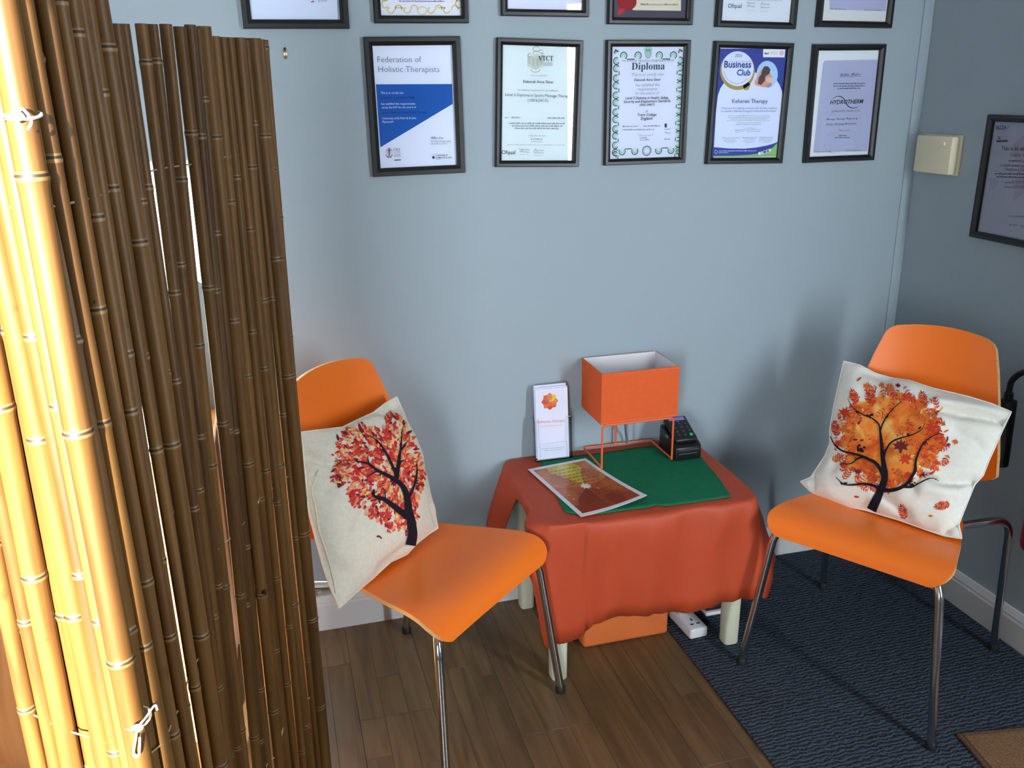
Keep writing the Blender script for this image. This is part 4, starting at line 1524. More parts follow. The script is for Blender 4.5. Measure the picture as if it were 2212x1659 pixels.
# ------------------------------------------------------------------ side table, orange cloth, green mat
ZT = 0.472                      # table top (bare)
ZC = ZT + 0.004                 # upper side of the orange cloth
tb = empty('side_table', (-1.02, -0.235, 0))
tag(tb, 'small pale cream side table hidden under the orange cloth', 'table')
legm = mat('cream_painted_wood', (206, 206, 184), 0.45, var=0.04)
MB().box(-1.308, -0.735, -0.438, -0.022, ZT - 0.03, ZT, bev=0.004).build('table_top', legm, tb)
for x, y, z0_ in ((-1.283, -0.418, 0), (-0.765, -0.412, CZ), (-1.268, -0.058, 0), (-0.768, -0.055, CZ)):
    prof = []
    rows = []
    for z, r in ((z0_, 0.0205), (z0_ + 0.004, 0.0225), (0.2, 0.024), (ZT - 0.031, 0.0255)):
        rows.append([(x + r * math.copysign(abs(math.cos(a)) ** 0.55, math.cos(a)), y + r * math.copysign(abs(math.sin(a)) ** 0.55, math.sin(a)), z) for a in (2 * math.pi * k / 20 for k in range(20))])
    b = MB().grid(rows, closev=True)
    b.f += [tuple(range(20)), tuple(60 + k for k in range(20))]
    b.m += [0, 0]
    b.build('leg', legm, tb)

# stations round the top edge: (edge point x, y), hem point
PXY = lambda u, v, y: hit(u, v, 1, y)
ST = [((-1.306, -0.024), Vector((-1.345, -0.03, 0.335))), ((-1.308, -0.05), Vector((-1.385, -0.055, 0.31))), ((-1.31, -0.085), Vector((-1.39, -0.10, 0.285))), ((-1.312, -0.115), Vector((-1.36, -0.135, 0.30))),
      ((-1.314, -0.15), Vector((-1.332, -0.165, 0.405))), ((-1.315, -0.20), Vector((-1.330, -0.20, 0.434))), ((-1.316, -0.28), Vector((-1.330, -0.28, 0.432))),
      ((-1.317, -0.34), Vector((-1.338, -0.345, 0.41))), ((-1.318, -0.39), Vector((-1.372, -0.40, 0.335))), ((-1.318, -0.425), PXY(1150, 1260, -0.448)),
      ((-1.312, -0.446), PXY(1176, 1391, -0.454)), ((-1.285, -0.454), PXY(1200, 1392, -0.456)), ((-1.25, -0.456), PXY(1226, 1390, -0.457)), ((-1.20, -0.459), PXY(1262, 1374, -0.459)), ((-1.13, -0.459), PXY(1305, 1342, -0.462)),
      ((-1.04, -0.459), PXY(1375, 1334, -0.472)), ((-0.95, -0.459), PXY(1450, 1326, -0.464)), ((-0.87, -0.459), PXY(1510, 1316, -0.474)),
      ((-0.80, -0.459), PXY(1570, 1302, -0.466)), ((-0.755, -0.457), PXY(1630, 1290, -0.49)), ((-0.736, -0.44), PXY(1652, 1285, -0.475)), ((-0.73, -0.40), PXY(1668, 1235, -0.45)),
      ((-0.729, -0.34), PXY(1674, 1190, -0.39)), ((-0.728, -0.25), Vector((-0.69, -0.26, 0.36))), ((-0.727, -0.15), Vector((-0.695, -0.15, 0.38))), ((-0.726, -0.03), Vector((-0.70, -0.03, 0.40))), ((-0.74, -0.016), Vector((-0.735, -0.010, 0.455)))] + [((x_, -0.015), Vector((x_, -0.009, 0.46))) for x_ in (-0.84, -1.0, -1.16, -1.27)] + [((-1.297, -0.017), Vector((-1.31, -0.012, 0.44))), ((-1.306, -0.024), Vector((-1.345, -0.03, 0.335)))]
nsub = 8
ED = catmull([Vector((a[0], a[1], ZC)) for a, h_ in ST], nsub)
HM = catmull([h_ for a, h_ in ST], nsub)
cxy = Vector((-1.02, -0.235, ZC))
rows = []
for i, (e, h_) in enumerate(zip(ED, HM)):
    o = (e - cxy)
    if e.y > -0.019:
        o = Vector((0, 1, 0))
    elif e.y < -0.44:
        o = Vector((o.x * 0.35, o.y, 0))
    elif abs(o.x) > 0.2:
        o = Vector((o.x, o.y * 0.25, 0))
    o = Vector((o.x, o.y, 0)).normalized()
    hz = h_ + Vector((0, 0, 0.004 * noise.noise(h_ * 60) + 0.0025 * noise.noise(h_ * 170)))
    drop = max(0.02, e.z - hz.z)
    corner = e.x < -1.22 and e.y < -0.36
    c1 = e + o * min(0.006 if corner else 0.022, 0.35 * drop + 0.004)
    c2 = e.lerp(hz, 0.30) + o * (0.003 if corner else 0.012)
    c2.z = e.z - drop * 0.18
    col = [cxy.lerp(e, q) + Vector((0, 0, 0.0012 * noise.noise(cxy.lerp(e, q) * 14))) * (1 if q < 1 else 0) for q in (0.02, 0.25, 0.5, 0.75, 0.9, 0.97)]
    nrow = 16
    for k in range(nrow + 1):
        t = k / nrow
        p = e * (1 - t) ** 3 + c1 * 3 * t * (1 - t) ** 2 + c2 * 3 * t * t * (1 - t) + hz * t ** 3
        amp = 0.017 * t ** 0.7 * min(1, drop / 0.25) * (0.3 if e.x < -1.2 else 1)
        q = Vector((p.x * 1.0, p.y * 0.6, p.z * 0.28))
        p = p + o * (amp * (noise.noise(q * 11 + Vector((3, 1, 0))) + 0.5 * noise.noise(q * 26)))
        if e.x < -1.28 and -0.45 < e.y < -0.34:          # bunched fold at the front left corner
            p = p + Vector((-1, 0.15, 0)) * 0.034 * math.sin(math.pi * min(1, t * 1.15)) ** 2 * math.sin(math.pi * (e.y + 0.45) / 0.11)
        if p.y > -0.004:
            p.y = -0.004
        col.append(p)
    rows.append(col)
cloth = mat('orange_silk_cloth', (182, 70, 38), 0.55, var=0.05, vscale=5, bump=0.10, bscale=420, spec=0.4)
cl = MB().grid(rows)
co = cl.build('tablecloth', cloth, angle=180)
tag(co, 'shiny orange cloth draped unevenly over the small side table', 'tablecloth')
sol = co.modifiers.new('thickness', 'SOLIDIFY')
sol.thickness = 0.0012
sol.offset = -1

ZG = ZC + 0.0022
gp = [[hit(*p, 2, ZG) for p in e] for e in (
    [(1166, 994), (1240, 985), (1300, 979), (1370, 968), (1440, 961), (1490, 962)],
    [(1222, 1108), (1260, 1113), (1300, 1110), (1370, 1100), (1405, 1096), (1418, 1091), (1432, 1094), (1500, 1086), (1580, 1073)],
    [(1166, 994), (1168, 1010), (1190, 1050), (1222, 1108)],
    [(1490, 962), (1516, 990), (1548, 1028), (1580, 1073)])]
g = coons(gp[0], gp[1], gp[2], gp[3], 28, 44)
for r in g:
    for j, p in enumerate(r):
        p.z += 0.0012 * max(0, noise.noise(p * 12)) + 0.0016 * max(0, noise.noise(Vector((p.x * 30 + p.y * 22, p.y * 9, 0)))) * min(1, max(0, (p.x + 0.95) * 6))
        p.xy += Vector((noise.noise(p * 90), noise.noise(p * 95 + Vector((9, 9, 9))))) * 0.0012
go = MB().grid(g).build('table_runner', mat('green_felt', (26, 112, 78), 0.9, var=0.07, vscale=35, bump=0.3, bscale=500, spec=0.15), angle=180)
tag(go, 'green felt cloth spread over the orange tablecloth', 'cloth')
sol = go.modifiers.new('thickness', 'SOLIDIFY')
sol.thickness = 0.0016
sol.offset = -1

# laminated sheet with a petal design
ZS = ZG + 0.0032
c4 = [hit(1140, 1014, 2, ZS), hit(1265, 990, 2, ZS), hit(1398, 1070, 2, ZS + 0.017), hit(1255, 1116, 2, ZS + 0.001)]


def sheetpt(u, v, k=0.0):
    p = c4[0].lerp(c4[1], u).lerp(c4[3].lerp(c4[2], u), v)
    lift = (c4[2].z - ZS) * (max(0, u * 1.2 + v * 1.2 - 1.4)) ** 2
    p.z = ZS + lift + k
    return p


ls = empty('laminated_sheet', sheetpt(0.5, 0.5))
tag(ls, 'laminated white-bordered sheet with brown and yellow petal design on the table', 'sheet')
sb = MB()
top = [[sheetpt(j / 12, i / 14, 0.0005) for j in range(13)] for i in range(15)]
bot = [[sheetpt(j / 12, i / 14, -0.0003) for j in range(13)] for i in range(15)]
sb.grid(top, flip=True)
sb.grid(bot)
F = [r[0] for r in top] + top[-1][1:] + [r[-1] for r in reversed(top[:-1])] + list(reversed(top[0][1:-1]))
B = [r[0] for r in bot] + bot[-1][1:] + [r[-1] for r in reversed(bot[:-1])] + list(reversed(bot[0][1:-1]))
k = len(sb.v)
sb.v += [tuple(p) for p in F + B]
sb.f += [(k + i, k + (i + 1) % len(F), k + len(F) + (i + 1) % len(F), k + len(F) + i) for i in range(len(F))]
sb.m += [0] * len(F)
pv = sb.build('sheet', mat('laminate_white', (226, 226, 236), 0.22), ls, angle=60)
gl = dict(rough=0.2)
brn = [mat('sheet_ink_%d' % i, c_, 0.2) for i, c_ in enumerate(((176, 92, 36), (150, 62, 28), (196, 176, 40), (190, 112, 50), (132, 48, 24), (166, 76, 34), (214, 200, 90)))]
ds = MB()


def spoly(pts, lvl, mi):
    """polygon in sheet coordinates, clipped to the printed field and bent with the sheet"""
    lo, hi = 0.062, 0.938
    for ax, lim, sg in ((0, lo, 1), (0, hi, -1), (1, 0.045, 1), (1, 0.955, -1)):
        out = []
        for a, b_ in zip(pts, pts[1:] + pts[:1]):
            ia, ib = sg * (a[ax] - lim) >= 0, sg * (b_[ax] - lim) >= 0
            if ia:
                out.append(a)
            if ia != ib:
                t = (lim - a[ax]) / (b_[ax] - a[ax])
                out.append((a[0] + (b_[0] - a[0]) * t, a[1] + (b_[1] - a[1]) * t))
        pts = out
        if len(pts) < 3:
            return
    # cut into strips in v so that the print follows the curl
    bm = bmesh.new()
    f = bm.faces.new([bm.verts.new((p[0], p[1], 0)) for p in pts])
    for q in range(1, 14):
        bmesh.ops.bisect_plane(bm, geom=bm.verts[:] + bm.edges[:] + bm.faces[:], plane_co=(0, q / 14, 0), plane_no=(0, 1, 0))
    for q in range(1, 12):
        bmesh.ops.bisect_plane(bm, geom=bm.verts[:] + bm.edges[:] + bm.faces[:], plane_co=(q / 12, 0, 0), plane_no=(1, 0, 0))
    bm.verts.index_update()
    ds.add([sheetpt(v.co.x, v.co.y, 0.0006 + 0.00012 * lvl) for v in bm.verts], [[v.index for v in f.verts] for f in bm.faces], mi)
    bm.free()


spoly([(0, 0), (1, 0), (1, 1), (0, 1)], 0, 0)
for k, mi in zip(range(7), (4, 5, 3, 2, 3, 5, 1)):
    a = R(270 + 360 / 7 * (k - 3))
    d = Vector((math.cos(a), math.sin(a)))
    nn = Vector((-d.y, d.x))
    c0_ = Vector((0.5, 0.53))
    pts = [c0_ + d * q[0] * 1.05 + nn * q[1] for q in ((0.02, 0), (0.30, 0.15), (0.42, 0.27), (0.64, 0.20), (0.78, 0), (0.64, -0.20), (0.42, -0.27), (0.30, -0.15))]
    spoly([(p.x, c0_.y + (p.y - c0_.y) * 0.8) for p in pts], 1 + k % 2, mi)
    q = [c0_ + d * 0.36 + Vector((math.cos(x), math.sin(x))) * 0.13 for x in (j * math.pi / 3 + a for j in range(6))]
    spoly([(p.x, p.y) for p in q], 3, (4, 0, 0, 6, 0, 0, 4)[k])
star = []
for k in range(16):
    r_ = 0.085 if k % 2 == 0 else 0.055
    star.append((0.5 + r_ * math.cos(k * math.pi / 8), 0.53 + r_ * 0.68 * math.sin(k * math.pi / 8)))
wm = mat('sheet_white', (232, 226, 214), 0.2)
ds2 = ds
spoly(star, 5, 7)
for k in range(12):
    yy = 0.14 + k * 0.062
    if 0.46 < yy < 0.6:
        continue
    xx = rg.uniform(0.2, 0.3)
    while xx < 0.78:
        l_ = rg.uniform(0.04, 0.11)
        spoly([(xx, yy), (min(xx + l_, 0.8), yy), (min(xx + l_, 0.8), yy + 0.012), (xx, yy + 0.012)], 5, 8)
        xx += l_ + 0.02
for x_, y_ in ((0.13, 0.25), (0.13, 0.42), (0.14, 0.55), (0.14, 0.62), (0.14, 0.7)):
    spoly([(x_, y_), (x_ + 0.016, y_), (x_ + 0.016, y_ + 0.012), (x_, y_ + 0.012)], 5, 7)
tag(ds.build('printed_design', brn + [wm, mat('sheet_text', (112, 58, 26), 0.25)], pv, smooth=False, fixn=False), kind='stuff')

# ------------------------------------------------------------------ table lamp: box shade on a wire frame
LX0, LX1, LY0, LY1 = -1.069, -0.850, -0.168, -0.014
ZL = ZS + 0.0016
lp = empty('table_lamp', ((LX0 + LX1) / 2, (LY0 + LY1) / 2, ZL))
tag(lp, 'table lamp with an orange box shade on a thin orange wire stand', 'lamp')
wire = mat('orange_wire', (222, 100, 52), 0.45)
shm = mat('orange_shade', (222, 96, 48), 0.8, var=0.03, vscale=60, bump=0.08, bscale=500, spec=0.2)
shw = mat('shade_lining', (236, 230, 236), 0.8)
rw = 0.0032
ZB = 0.618                     # underside of the shade
MB().tube(rounded([(LX0, LY0, ZL + rw), (LX0, LY1, ZL + rw), (LX1, LY1, ZL + rw), (LX1, LY0, ZL + rw)], 0.008, 3), rw, 8).build('base_wire', wire, lp)
for xa, sg in ((LX0, 1), (LX1, -1)):
    MB().tube(rounded([(xa, LY0, ZL), (xa, LY0, ZB - 0.004), (xa + sg * 0.05, LY0, ZB - 0.004)], 0.012, 4), rw, 8).build('post', wire, lp)
xm = LX0 + 0.47 * (LX1 - LX0)
MB().tube([(xm, LY1, ZL), (xm, LY1, ZB + 0.01)], rw, 8).build('post', wire, lp)
MB().tube([(LX0 + 0.05, LY0, ZB - 0.004), (LX1 - 0.05, LY0, ZB - 0.004)], rw, 8).build('cross_wire', wire, lp)
SX0, SX1, SY0, SY1, SZ1 = LX0 - 0.006, LX1 + 0.010, LY0 - 0.004, LY1 + 0.005, 0.770
sd = MB()
loops = []
for ins, z in ((0, ZB), (0, SZ1), (0.0022, SZ1), (0.0022, ZB)):
    loops.append([(SX0 + ins, SY0 + ins, z), (SX1 - ins, SY0 + ins, z), (SX1 - ins, SY1 - ins, z), (SX0 + ins, SY1 - ins, z)])
sd.grid(loops[:3], 0, closev=True)
sd.grid(loops[2:] + [loops[0]], 1, closev=True)
so = sd.build('shade', [shm, shw], lp, smooth=False)
for z in (SZ1 - 0.004, ZB + 0.004):
    MB().tube([(SX0, SY0, z), (SX1, SY0, z), (SX1, SY1, z), (SX0, SY1, z)], 0.0012, 6, closed=True).build('shade_trim', wire, so)
MB().tube([(LX0 + 0.06, LY0, ZB - 0.004), (xm, -0.09, ZB + 0.004), (xm, LY1, ZB + 0.008)], 0.0025, 8).build('socket_arm', wire, lp)
MB().lathe([(0.012, ZB + 0.002), (0.014, ZB + 0.01), (0.014, ZB + 0.045), (0.010, ZB + 0.05)], 16, Matrix.Translation((xm, -0.09, 0))).build('lamp_socket', whitep, lp)
MB().lathe([(0.010, ZB + 0.05), (0.014, ZB + 0.06), (0.021, ZB + 0.085), (0.019, ZB + 0.104), (0.008, ZB + 0.115)], 16, Matrix.Translation((xm, -0.09, 0))).build('bulb', mat('frosted_bulb', (232, 230, 224), 0.3), lp)
MB().tube(catmull([(xm, -0.09, ZB + 0.003), (xm + 0.005, -0.075, ZB - 0.03), (xm + 0.022, -0.04, ZB - 0.08), (xm + 0.032, -0.022, ZL + 0.03), (xm + 0.036, -0.021, ZL + 0.004)], 5), 0.0034, 8).build('power_cord', mat('grey_flex', (104, 108, 112), 0.5), lp)

# ------------------------------------------------------------------ leaflet holder with leaflets
A = hit(1160, 998, 2, ZG + 0.002)
B = hit(1236, 988, 2, ZG + 0.002)
ZH = ZG + 0.0022
hx0, hx1 = A.x - 0.003, A.x + 0.108
hy0 = (A.y + B.y) / 2 - 0.002
hz0 = ZH
lean_t = 0.10
hr = empty('leaflet_holder', ((hx0 + hx1) / 2, hy0 + 0.02, hz0))
tag(hr, 'clear acrylic leaflet holder standing at the back left of the table', 'leaflet holder')


def hp_(x, h, d):
    """point in the holder: x across, h up the leaning face, d back from the front"""
    return Vector((x, hy0 + d + h * lean_t, hz0 + h * math.cos(math.asin(lean_t))))


def slab(b, x0, x1, h0, h1, d0, d1):
    v = [hp_(x, h, d) for x in (x0, x1) for h in (h0, h1) for d in (d0, d1)]
    b.add(v, [(0, 1, 3, 2), (4, 6, 7, 5), (0, 4, 5, 1), (2, 3, 7, 6), (0, 2, 6, 4), (1, 5, 7, 3)])


DD = 0.026
b = MB()
slab(b, hx0, hx1, 0.0, 0.205, DD, DD + 0.0022)
b.build('back_panel', clear, hr, smooth=False)
b = MB()
slab(b, hx0, hx0 + 0.014, 0.004, 0.128, 0, 0.002)
b.build('front_panel', clear, hr, smooth=False)
b = MB()
slab(b, hx1 - 0.014, hx1, 0.004, 0.128, 0, 0.002)
b.build('front_panel', clear, hr, smooth=False)
b = MB()
slab(b, hx0 + 0.014, hx1 - 0.014, 0.004, 0.052, 0, 0.002)
b.build('front_panel', clear, hr, smooth=False)
for xa in (hx0 - 0.002, hx1):
    b = MB()
    slab(b, xa, xa + 0.002, 0.0, 0.128, 0, DD)
    b.build('side_panel', clear, hr, smooth=False)
b = MB()
slab(b, hx0, hx1, 0.0, 0.003, 0.0, DD)
b.build('base_panel', clear, hr, smooth=False)
# near-white tube: the glint on the cut-out's polished rim, put into its colour
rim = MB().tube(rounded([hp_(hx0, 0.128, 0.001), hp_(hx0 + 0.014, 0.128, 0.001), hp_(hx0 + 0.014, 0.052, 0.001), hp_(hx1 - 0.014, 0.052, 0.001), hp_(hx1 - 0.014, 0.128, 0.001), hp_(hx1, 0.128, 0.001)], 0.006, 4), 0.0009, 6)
rim.build('rim_glint', mat('rim_glint_white', (232, 240, 248), 0.15), hr)
lw, lh = 0.0985, 0.212
pm = mat('leaflet_paper', (222, 224, 246), 0.5)
petal = [mat('petal_%d' % i, c_, 0.5) for i, c_ in enumerate(((196, 60, 40), (206, 92, 48), (216, 124, 60), (226, 192, 40), (216, 124, 60), (206, 92, 48), (190, 70, 44), (210, 106, 54)))]
LAB = ['white leaflet with an orange petal logo, foremost in the holder', 'white leaflet directly behind the one with the petal logo', 'third white leaflet from the front of the acrylic holder', 'hindmost white leaflet in the acrylic holder, standing tallest']
for i in range(4):
    xo = hx0 + 0.0065 + (0, -0.003, 0.003, -0.0005)[i]
    up = (0.0035, 0.007, 0.004, 0.012)[i]
    d0 = 0.006 + 0.0042 * i
    lf = empty('leaflet', hp_(xo + lw / 2, up, d0))
    tag(lf, LAB[i], 'leaflet', 'leaflets in the holder')
    b = MB()
    slab(b, xo, xo + lw, up, up + lh, d0, d0 + 0.0022)
    pg = b.build('page', pm, lf, smooth=False)
    if i == 0:
        o_ = hp_(xo + lw / 2, up + lh / 2, d0 - 0.0001)
        ax_ = Vector((1, 0, 0))
        az_ = (hp_(0, 1, 0) - hp_(0, 0, 0)).normalized()
        sh = Sheet(o_, ax_, az_, ax_.cross(az_) if ax_.cross(az_).y < 0 else -ax_.cross(az_))
        L6 = crop(1130, 800, 200 / 1659)
        cc = Vector(sh.loc(L6((478, 556))))
        for k in range(8):
            a = R(-90 + 45 * k)
            d = Vector((math.cos(a), math.sin(a)))
            nn = Vector((-d.y, d.x))
            sh.poly(petal[k], [cc + d * q[0] + nn * q[1] for q in ((0.001, 0), (0.012, 0.007), (0.0195, 0.0083), (0.0262, 0), (0.0195, -0.0083), (0.012, -0.007))], 2 + (k % 2), True)
        for k in range(8):
            a = R(-67.5 + 45 * k)
            d = Vector((math.cos(a), math.sin(a)))
            nn = Vector((-d.y, d.x))
            sh.poly(petal[(k + 1) % 8 if k < 4 else k], [cc + d * q[0] + nn * q[1] for q in ((0.001, 0), (0.011, 0.0045), (0.0175, 0), (0.011, -0.0045))], 4, True)
        sh.ellipse(white, L6((478, 556)), 0.9, 0.9, 6, 8)
        sh.write(ink(222, 132, 128), 'keheren therapy', L6((258, 950)), L6((745, 918)), off=-0.004)
        sh.greek(ink(226, 168, 170), L6((305, 1012)), L6((700, 985)), 0.0022, 3)
        sh.greek(lgrey, L6((330, 1412)), L6((745, 1385)), 0.0028, 5)
        sh.greek(lgrey, L6((385, 1445)), L6((695, 1425)), 0.0028, 6)
        sh.finish(pg)

# ------------------------------------------------------------------ card reader in its dock
rx0, rx1 = hit(1458, 997, 2, ZG + 0.002).x, hit(1514, 990, 2, ZG + 0.002).x
ry0 = hit(1485, 994, 2, ZG + 0.002).y
RZ = ZG + 0.0022
cr_ = empty('card_reader', ((rx0 + rx1) / 2, ry0 + 0.06, RZ))
tag(cr_, 'black card payment reader in its charging dock beside the lamp', 'card reader')
wd, dp, hf, hb = rx1 - rx0, 0.118, 0.044, 0.088
Mr = Matrix.Translation((rx0, ry0, RZ))


def prism(b, x0, x1, prof, bev, M):
    bm = bmesh.new()
    va = [bm.verts.new((x0, y, z)) for y, z in prof]
    vb = [bm.verts.new((x1, y, z)) for y, z in prof]
    n = len(prof)
    bm.faces.new(va)
    bm.faces.new(list(reversed(vb)))
    for i in range(n):
        bm.faces.new((va[i], vb[i], vb[(i + 1) % n], va[(i + 1) % n]))
    if bev:
        bmesh.ops.bevel(bm, geom=list(bm.edges), offset=bev, segments=3, affect='EDGES', profile=0.5)
    bm.verts.index_update()
    b.add([M @ v.co for v in bm.verts], [[v.index for v in f.verts] for f in bm.faces])
    bm.free()
    return b


prism(MB(), 0, wd, [(0, 0), (dp, 0), (dp - 0.004, hb * 0.86), (dp - 0.02, hb * 0.86), (0.012, hf + 0.002), (0.0, hf - 0.004)], 0.004, Mr).build('dock', blackp, cr_)
sl = math.atan2(hb - hf - 0.006, dp - 0.03)
Mt = Matrix.Translation((rx0 + 0.006, ry0 + 0.016, RZ + hf + 0.004)) @ Matrix.Rotation(sl, 4, 'X')
dl = 0.102
rd = MB().box(0, wd - 0.012, 0, dl, -0.002, 0.014, bev=0.006, M=Mt, seg=3).build('reader_body', mat('reader_black', (24, 25, 28), 0.4), cr_)
kw = wd - 0.012
MB().box(kw * 0.16, kw * 0.86, dl * 0.80, dl * 0.93, 0.0141, 0.0146, M=Mt).build('screen', mat('lilac_screen', (138, 128, 206), 0.25), rd)
MB().box(kw * 0.46, kw * 0.56, dl * 0.735, dl * 0.755, 0.0141, 0.0143, M=Mt).build('contactless_mark', mat('mark_grey', (150, 150, 156), 0.4), rd)
for r_ in range(4):
    for c_ in range(3):
        last = (r_ == 3 and c_ == 2)
        m_ = mat('key_green', (70, 176, 130), 0.4) if last else mat('key_black', (34, 35, 38), 0.4)
        MB().lathe([(0.0052 if last else 0.0042, 0.0138), (0.0052 if last else 0.0042, 0.0156), (0.0036, 0.0163)], 12,
                   Mt @ Matrix.Translation((kw * (0.24 + 0.27 * c_), dl * (0.64 - 0.15 * r_), 0))).build('key', m_, rd)
        if not last:
            MB().box(-0.0007, 0.0007, -0.0012, 0.0012, 0.0164, 0.0166, M=Mt @ Matrix.Translation((kw * (0.24 + 0.27 * c_), dl * (0.64 - 0.15 * r_), 0))).build('key_digit', mat('key_print', (190, 190, 196), 0.5), rd)
for q in (0.0, 0.012):
    MB().box(wd * 0.14, wd * (0.9 - q * 4), -0.0006, 0.0004, hf - 0.012 - q, hf - 0.0105 - q, M=Mr).build('dock_ridge', mat('ridge_grey', (92, 96, 108), 0.35), cr_)
MB().box(-0.0012, 0.0004, 0.052, 0.072, 0.052, 0.060, M=Mr, bev=0.0005).build('side_button', mat('reader_green', (70, 140, 116), 0.4), cr_)

# ------------------------------------------------------------------ under the table
bx = empty('storage_box', (-1.03, -0.2, 0))
tag(bx, 'orange storage box pushed under the side table', 'storage box')
boxm = mat('orange_box', (206, 104, 46), 0.7, var=0.05, vscale=20)
MB().box(-1.176, -0.912, -0.325, -0.09, 0.0005, 0.15, bev=0.012, seg=3).build('body', boxm, bx)
MB().box(-1.181, -0.909, -0.329, -0.086, 0.151, 0.172, bev=0.004).build('lid', boxm, bx)

p0, p1 = hit(1491, 1384, 2, CZ), hit(1525, 1371, 2, CZ)
pd = hit(1462, 1337, 2, CZ + 0.02) - hit(1489, 1366, 2, CZ + 0.02)
ang = math.atan2(pd.y, pd.x) - math.pi / 2
Mp = Matrix.Translation((p0.x, p0.y, CZ)) @ Matrix.Rotation(ang, 4, 'Z')
ps = empty('power_strip', Mp @ Vector((0.029, 0.13, 0)), ang)
tag(ps, 'white multi-socket extension lead lying on the carpet edge under the table', 'power strip')
pw = mat('white_plastic', (214, 212, 216), 0.4, var=0.03)
MB().box(0, 0.058, 0, 0.27, 0.0004, 0.034, bev=0.007, M=Mp, seg=3).build('body', pw, ps)
dkh = mat('socket_hole', (60, 58, 62), 0.7)
for k in range(4):
    yk = 0.032 + 0.062 * k
    for hx_, hy_, ww, hh in ((0.029, yk + 0.016, 0.003, 0.0055), (0.019, yk - 0.006, 0.0055, 0.003), (0.039, yk - 0.006, 0.0055, 0.003)):
        MB().box(hx_ - ww, hx_ + ww, hy_ - hh, hy_ + hh, 0.0338, 0.0344, M=Mp).build('socket_slot', dkh, ps)
pg_ = empty('plug', Mp @ Vector((0.029, 0.105, 0.0345)), ang)
tag(pg_, 'pale grey plug pushed into the white extension lead', 'plug')
MB().box(0.003, 0.055, 0.075, 0.125, 0.0346, 0.058, bev=0.009, M=Mp, seg=3).build('plug_body', mat('plug_grey', (176, 170, 172), 0.45), pg_)
MB().tube(catmull([Mp @ Vector(p) for p in ((0.029, 0.125, 0.046), (0.03, 0.16, 0.052), (0.02, 0.22, 0.045), (-0.01, 0.3, 0.02))], 5), 0.003, 8).build('plug_cord', pw, pg_)
P = hit(1543, 1329, 2, CZ)
ad = empty('adapter', (P.x, P.y + 0.02, CZ))
tag(ad, 'small white charger adapter with dark top, behind the right front table leg', 'adapter')
MB().box(P.x - 0.03, P.x + 0.03, P.y - 0.002, P.y + 0.06, CZ + 0.0004, CZ + 0.012, bev=0.004, seg=3).build('adapter_base', pw, ad)
MB().box(P.x - 0.026, P.x + 0.026, P.y + 0.006, P.y + 0.056, CZ + 0.0125, CZ + 0.032, bev=0.005, seg=3).build('adapter_body', rubber, ad)

# ------------------------------------------------------------------ fire extinguisher on the right wall
fe = empty('fire_extinguisher', (-0.07, -0.755, 0.355))
tag(fe, 'red fire extinguisher with black discharge horn hung on the right wall', 'fire extinguisher')
redm = mat('red_enamel', (150, 22, 28), 0.3)
ec = Matrix.Translation((-0.066, -0.748, 0))
MB().lathe([(0.046, 0.362), (0.053, 0.366), (0.056, 0.38), (0.056, 0.70), (0.052, 0.735), (0.036, 0.768), (0.02, 0.78), (0.02, 0.80)], 28, ec).build('cylinder', redm, fe)
MB().lathe([(0.0565, 0.462), (0.0567, 0.463), (0.0567, 0.505), (0.0565, 0.506)], 28, ec).build('label_band', mat('label_white', (206, 204, 202), 0.5), fe)
b = MB()
for k in range(9):
    z = 0.516 + k * 0.011
    b.lathe([(0.0563, z), (0.0566, z + 0.001), (0.0566, z + 0.004), (0.0563, z + 0.005)], 28, ec)
tag(b.build('label_print', mat('label_pink', (188, 120, 118), 0.5), fe), kind='stuff')
MB().lathe([(0.018, 0.801), (0.022, 0.805), (0.022, 0.835), (0.012, 0.84)], 16, ec).build('valve', mat('brass_valve', (150, 122, 70), 0.35, metal=0.9), fe)
MB().box(-0.075, -0.057, -0.80, -0.66, 0.848, 0.856, bev=0.003).build('handle', blackp, fe)
MB().box(-0.073, -0.059, -0.79, -0.67, 0.868, 0.875, bev=0.003).build('lever', blackp, fe)
ht, hb_ = hitp(2178, 862, (-0.075, 0, 0), Vector((1, 0, 0))), hitp(2159, 1006, (-0.075, 0, 0), Vector((1, 0, 0)))
n_ = 22
prof = [(0.0, 0.0135), (0.012, 0.0165), (0.02, 0.0275), (0.03, 0.029), (0.98, 0.0262), (1.0, 0.022)]
ax = (hb_ - ht)
rows_p = [ht + ax * q for q, r in prof]
MB().tube(rows_p, [0.006, 0.0165, 0.0215, 0.0225, 0.0215, 0.0165], 20).build('horn', mat('horn_black', (13, 13, 15), 0.5), fe)
ho = catmull([ht + ax * 0.004, ht - ax.normalized() * 0.03, ht - ax.normalized() * 0.055 + Vector((0, -0.006, 0)), ht + Vector((0.0, -0.035, 0.085)), ht + Vector((0.0, -0.085, 0.088)), Vector((-0.066, -0.728, 0.822))], 6)
MB().tube(ho, 0.0078, 12).build('hose', mat('hose_black', (18, 18, 20), 0.55, bump=0.3, bscale=300), fe)
MB().tube([ht + ax * 0.006, ht - ax.normalized() * 0.018], 0.0115, 14).build('hose_collar', blackp, fe)
MB().box(-0.012, -0.0005, -0.77, -0.726, 0.46, 0.75, bev=0.002).build('wall_bracket', rubber, fe)

# ------------------------------------------------------------------ bamboo screen
bs = empty('bamboo_screen', (-2.02, -1.15, 0))
tag(bs, 'tall golden bamboo pole screen standing folded at the left', 'screen')


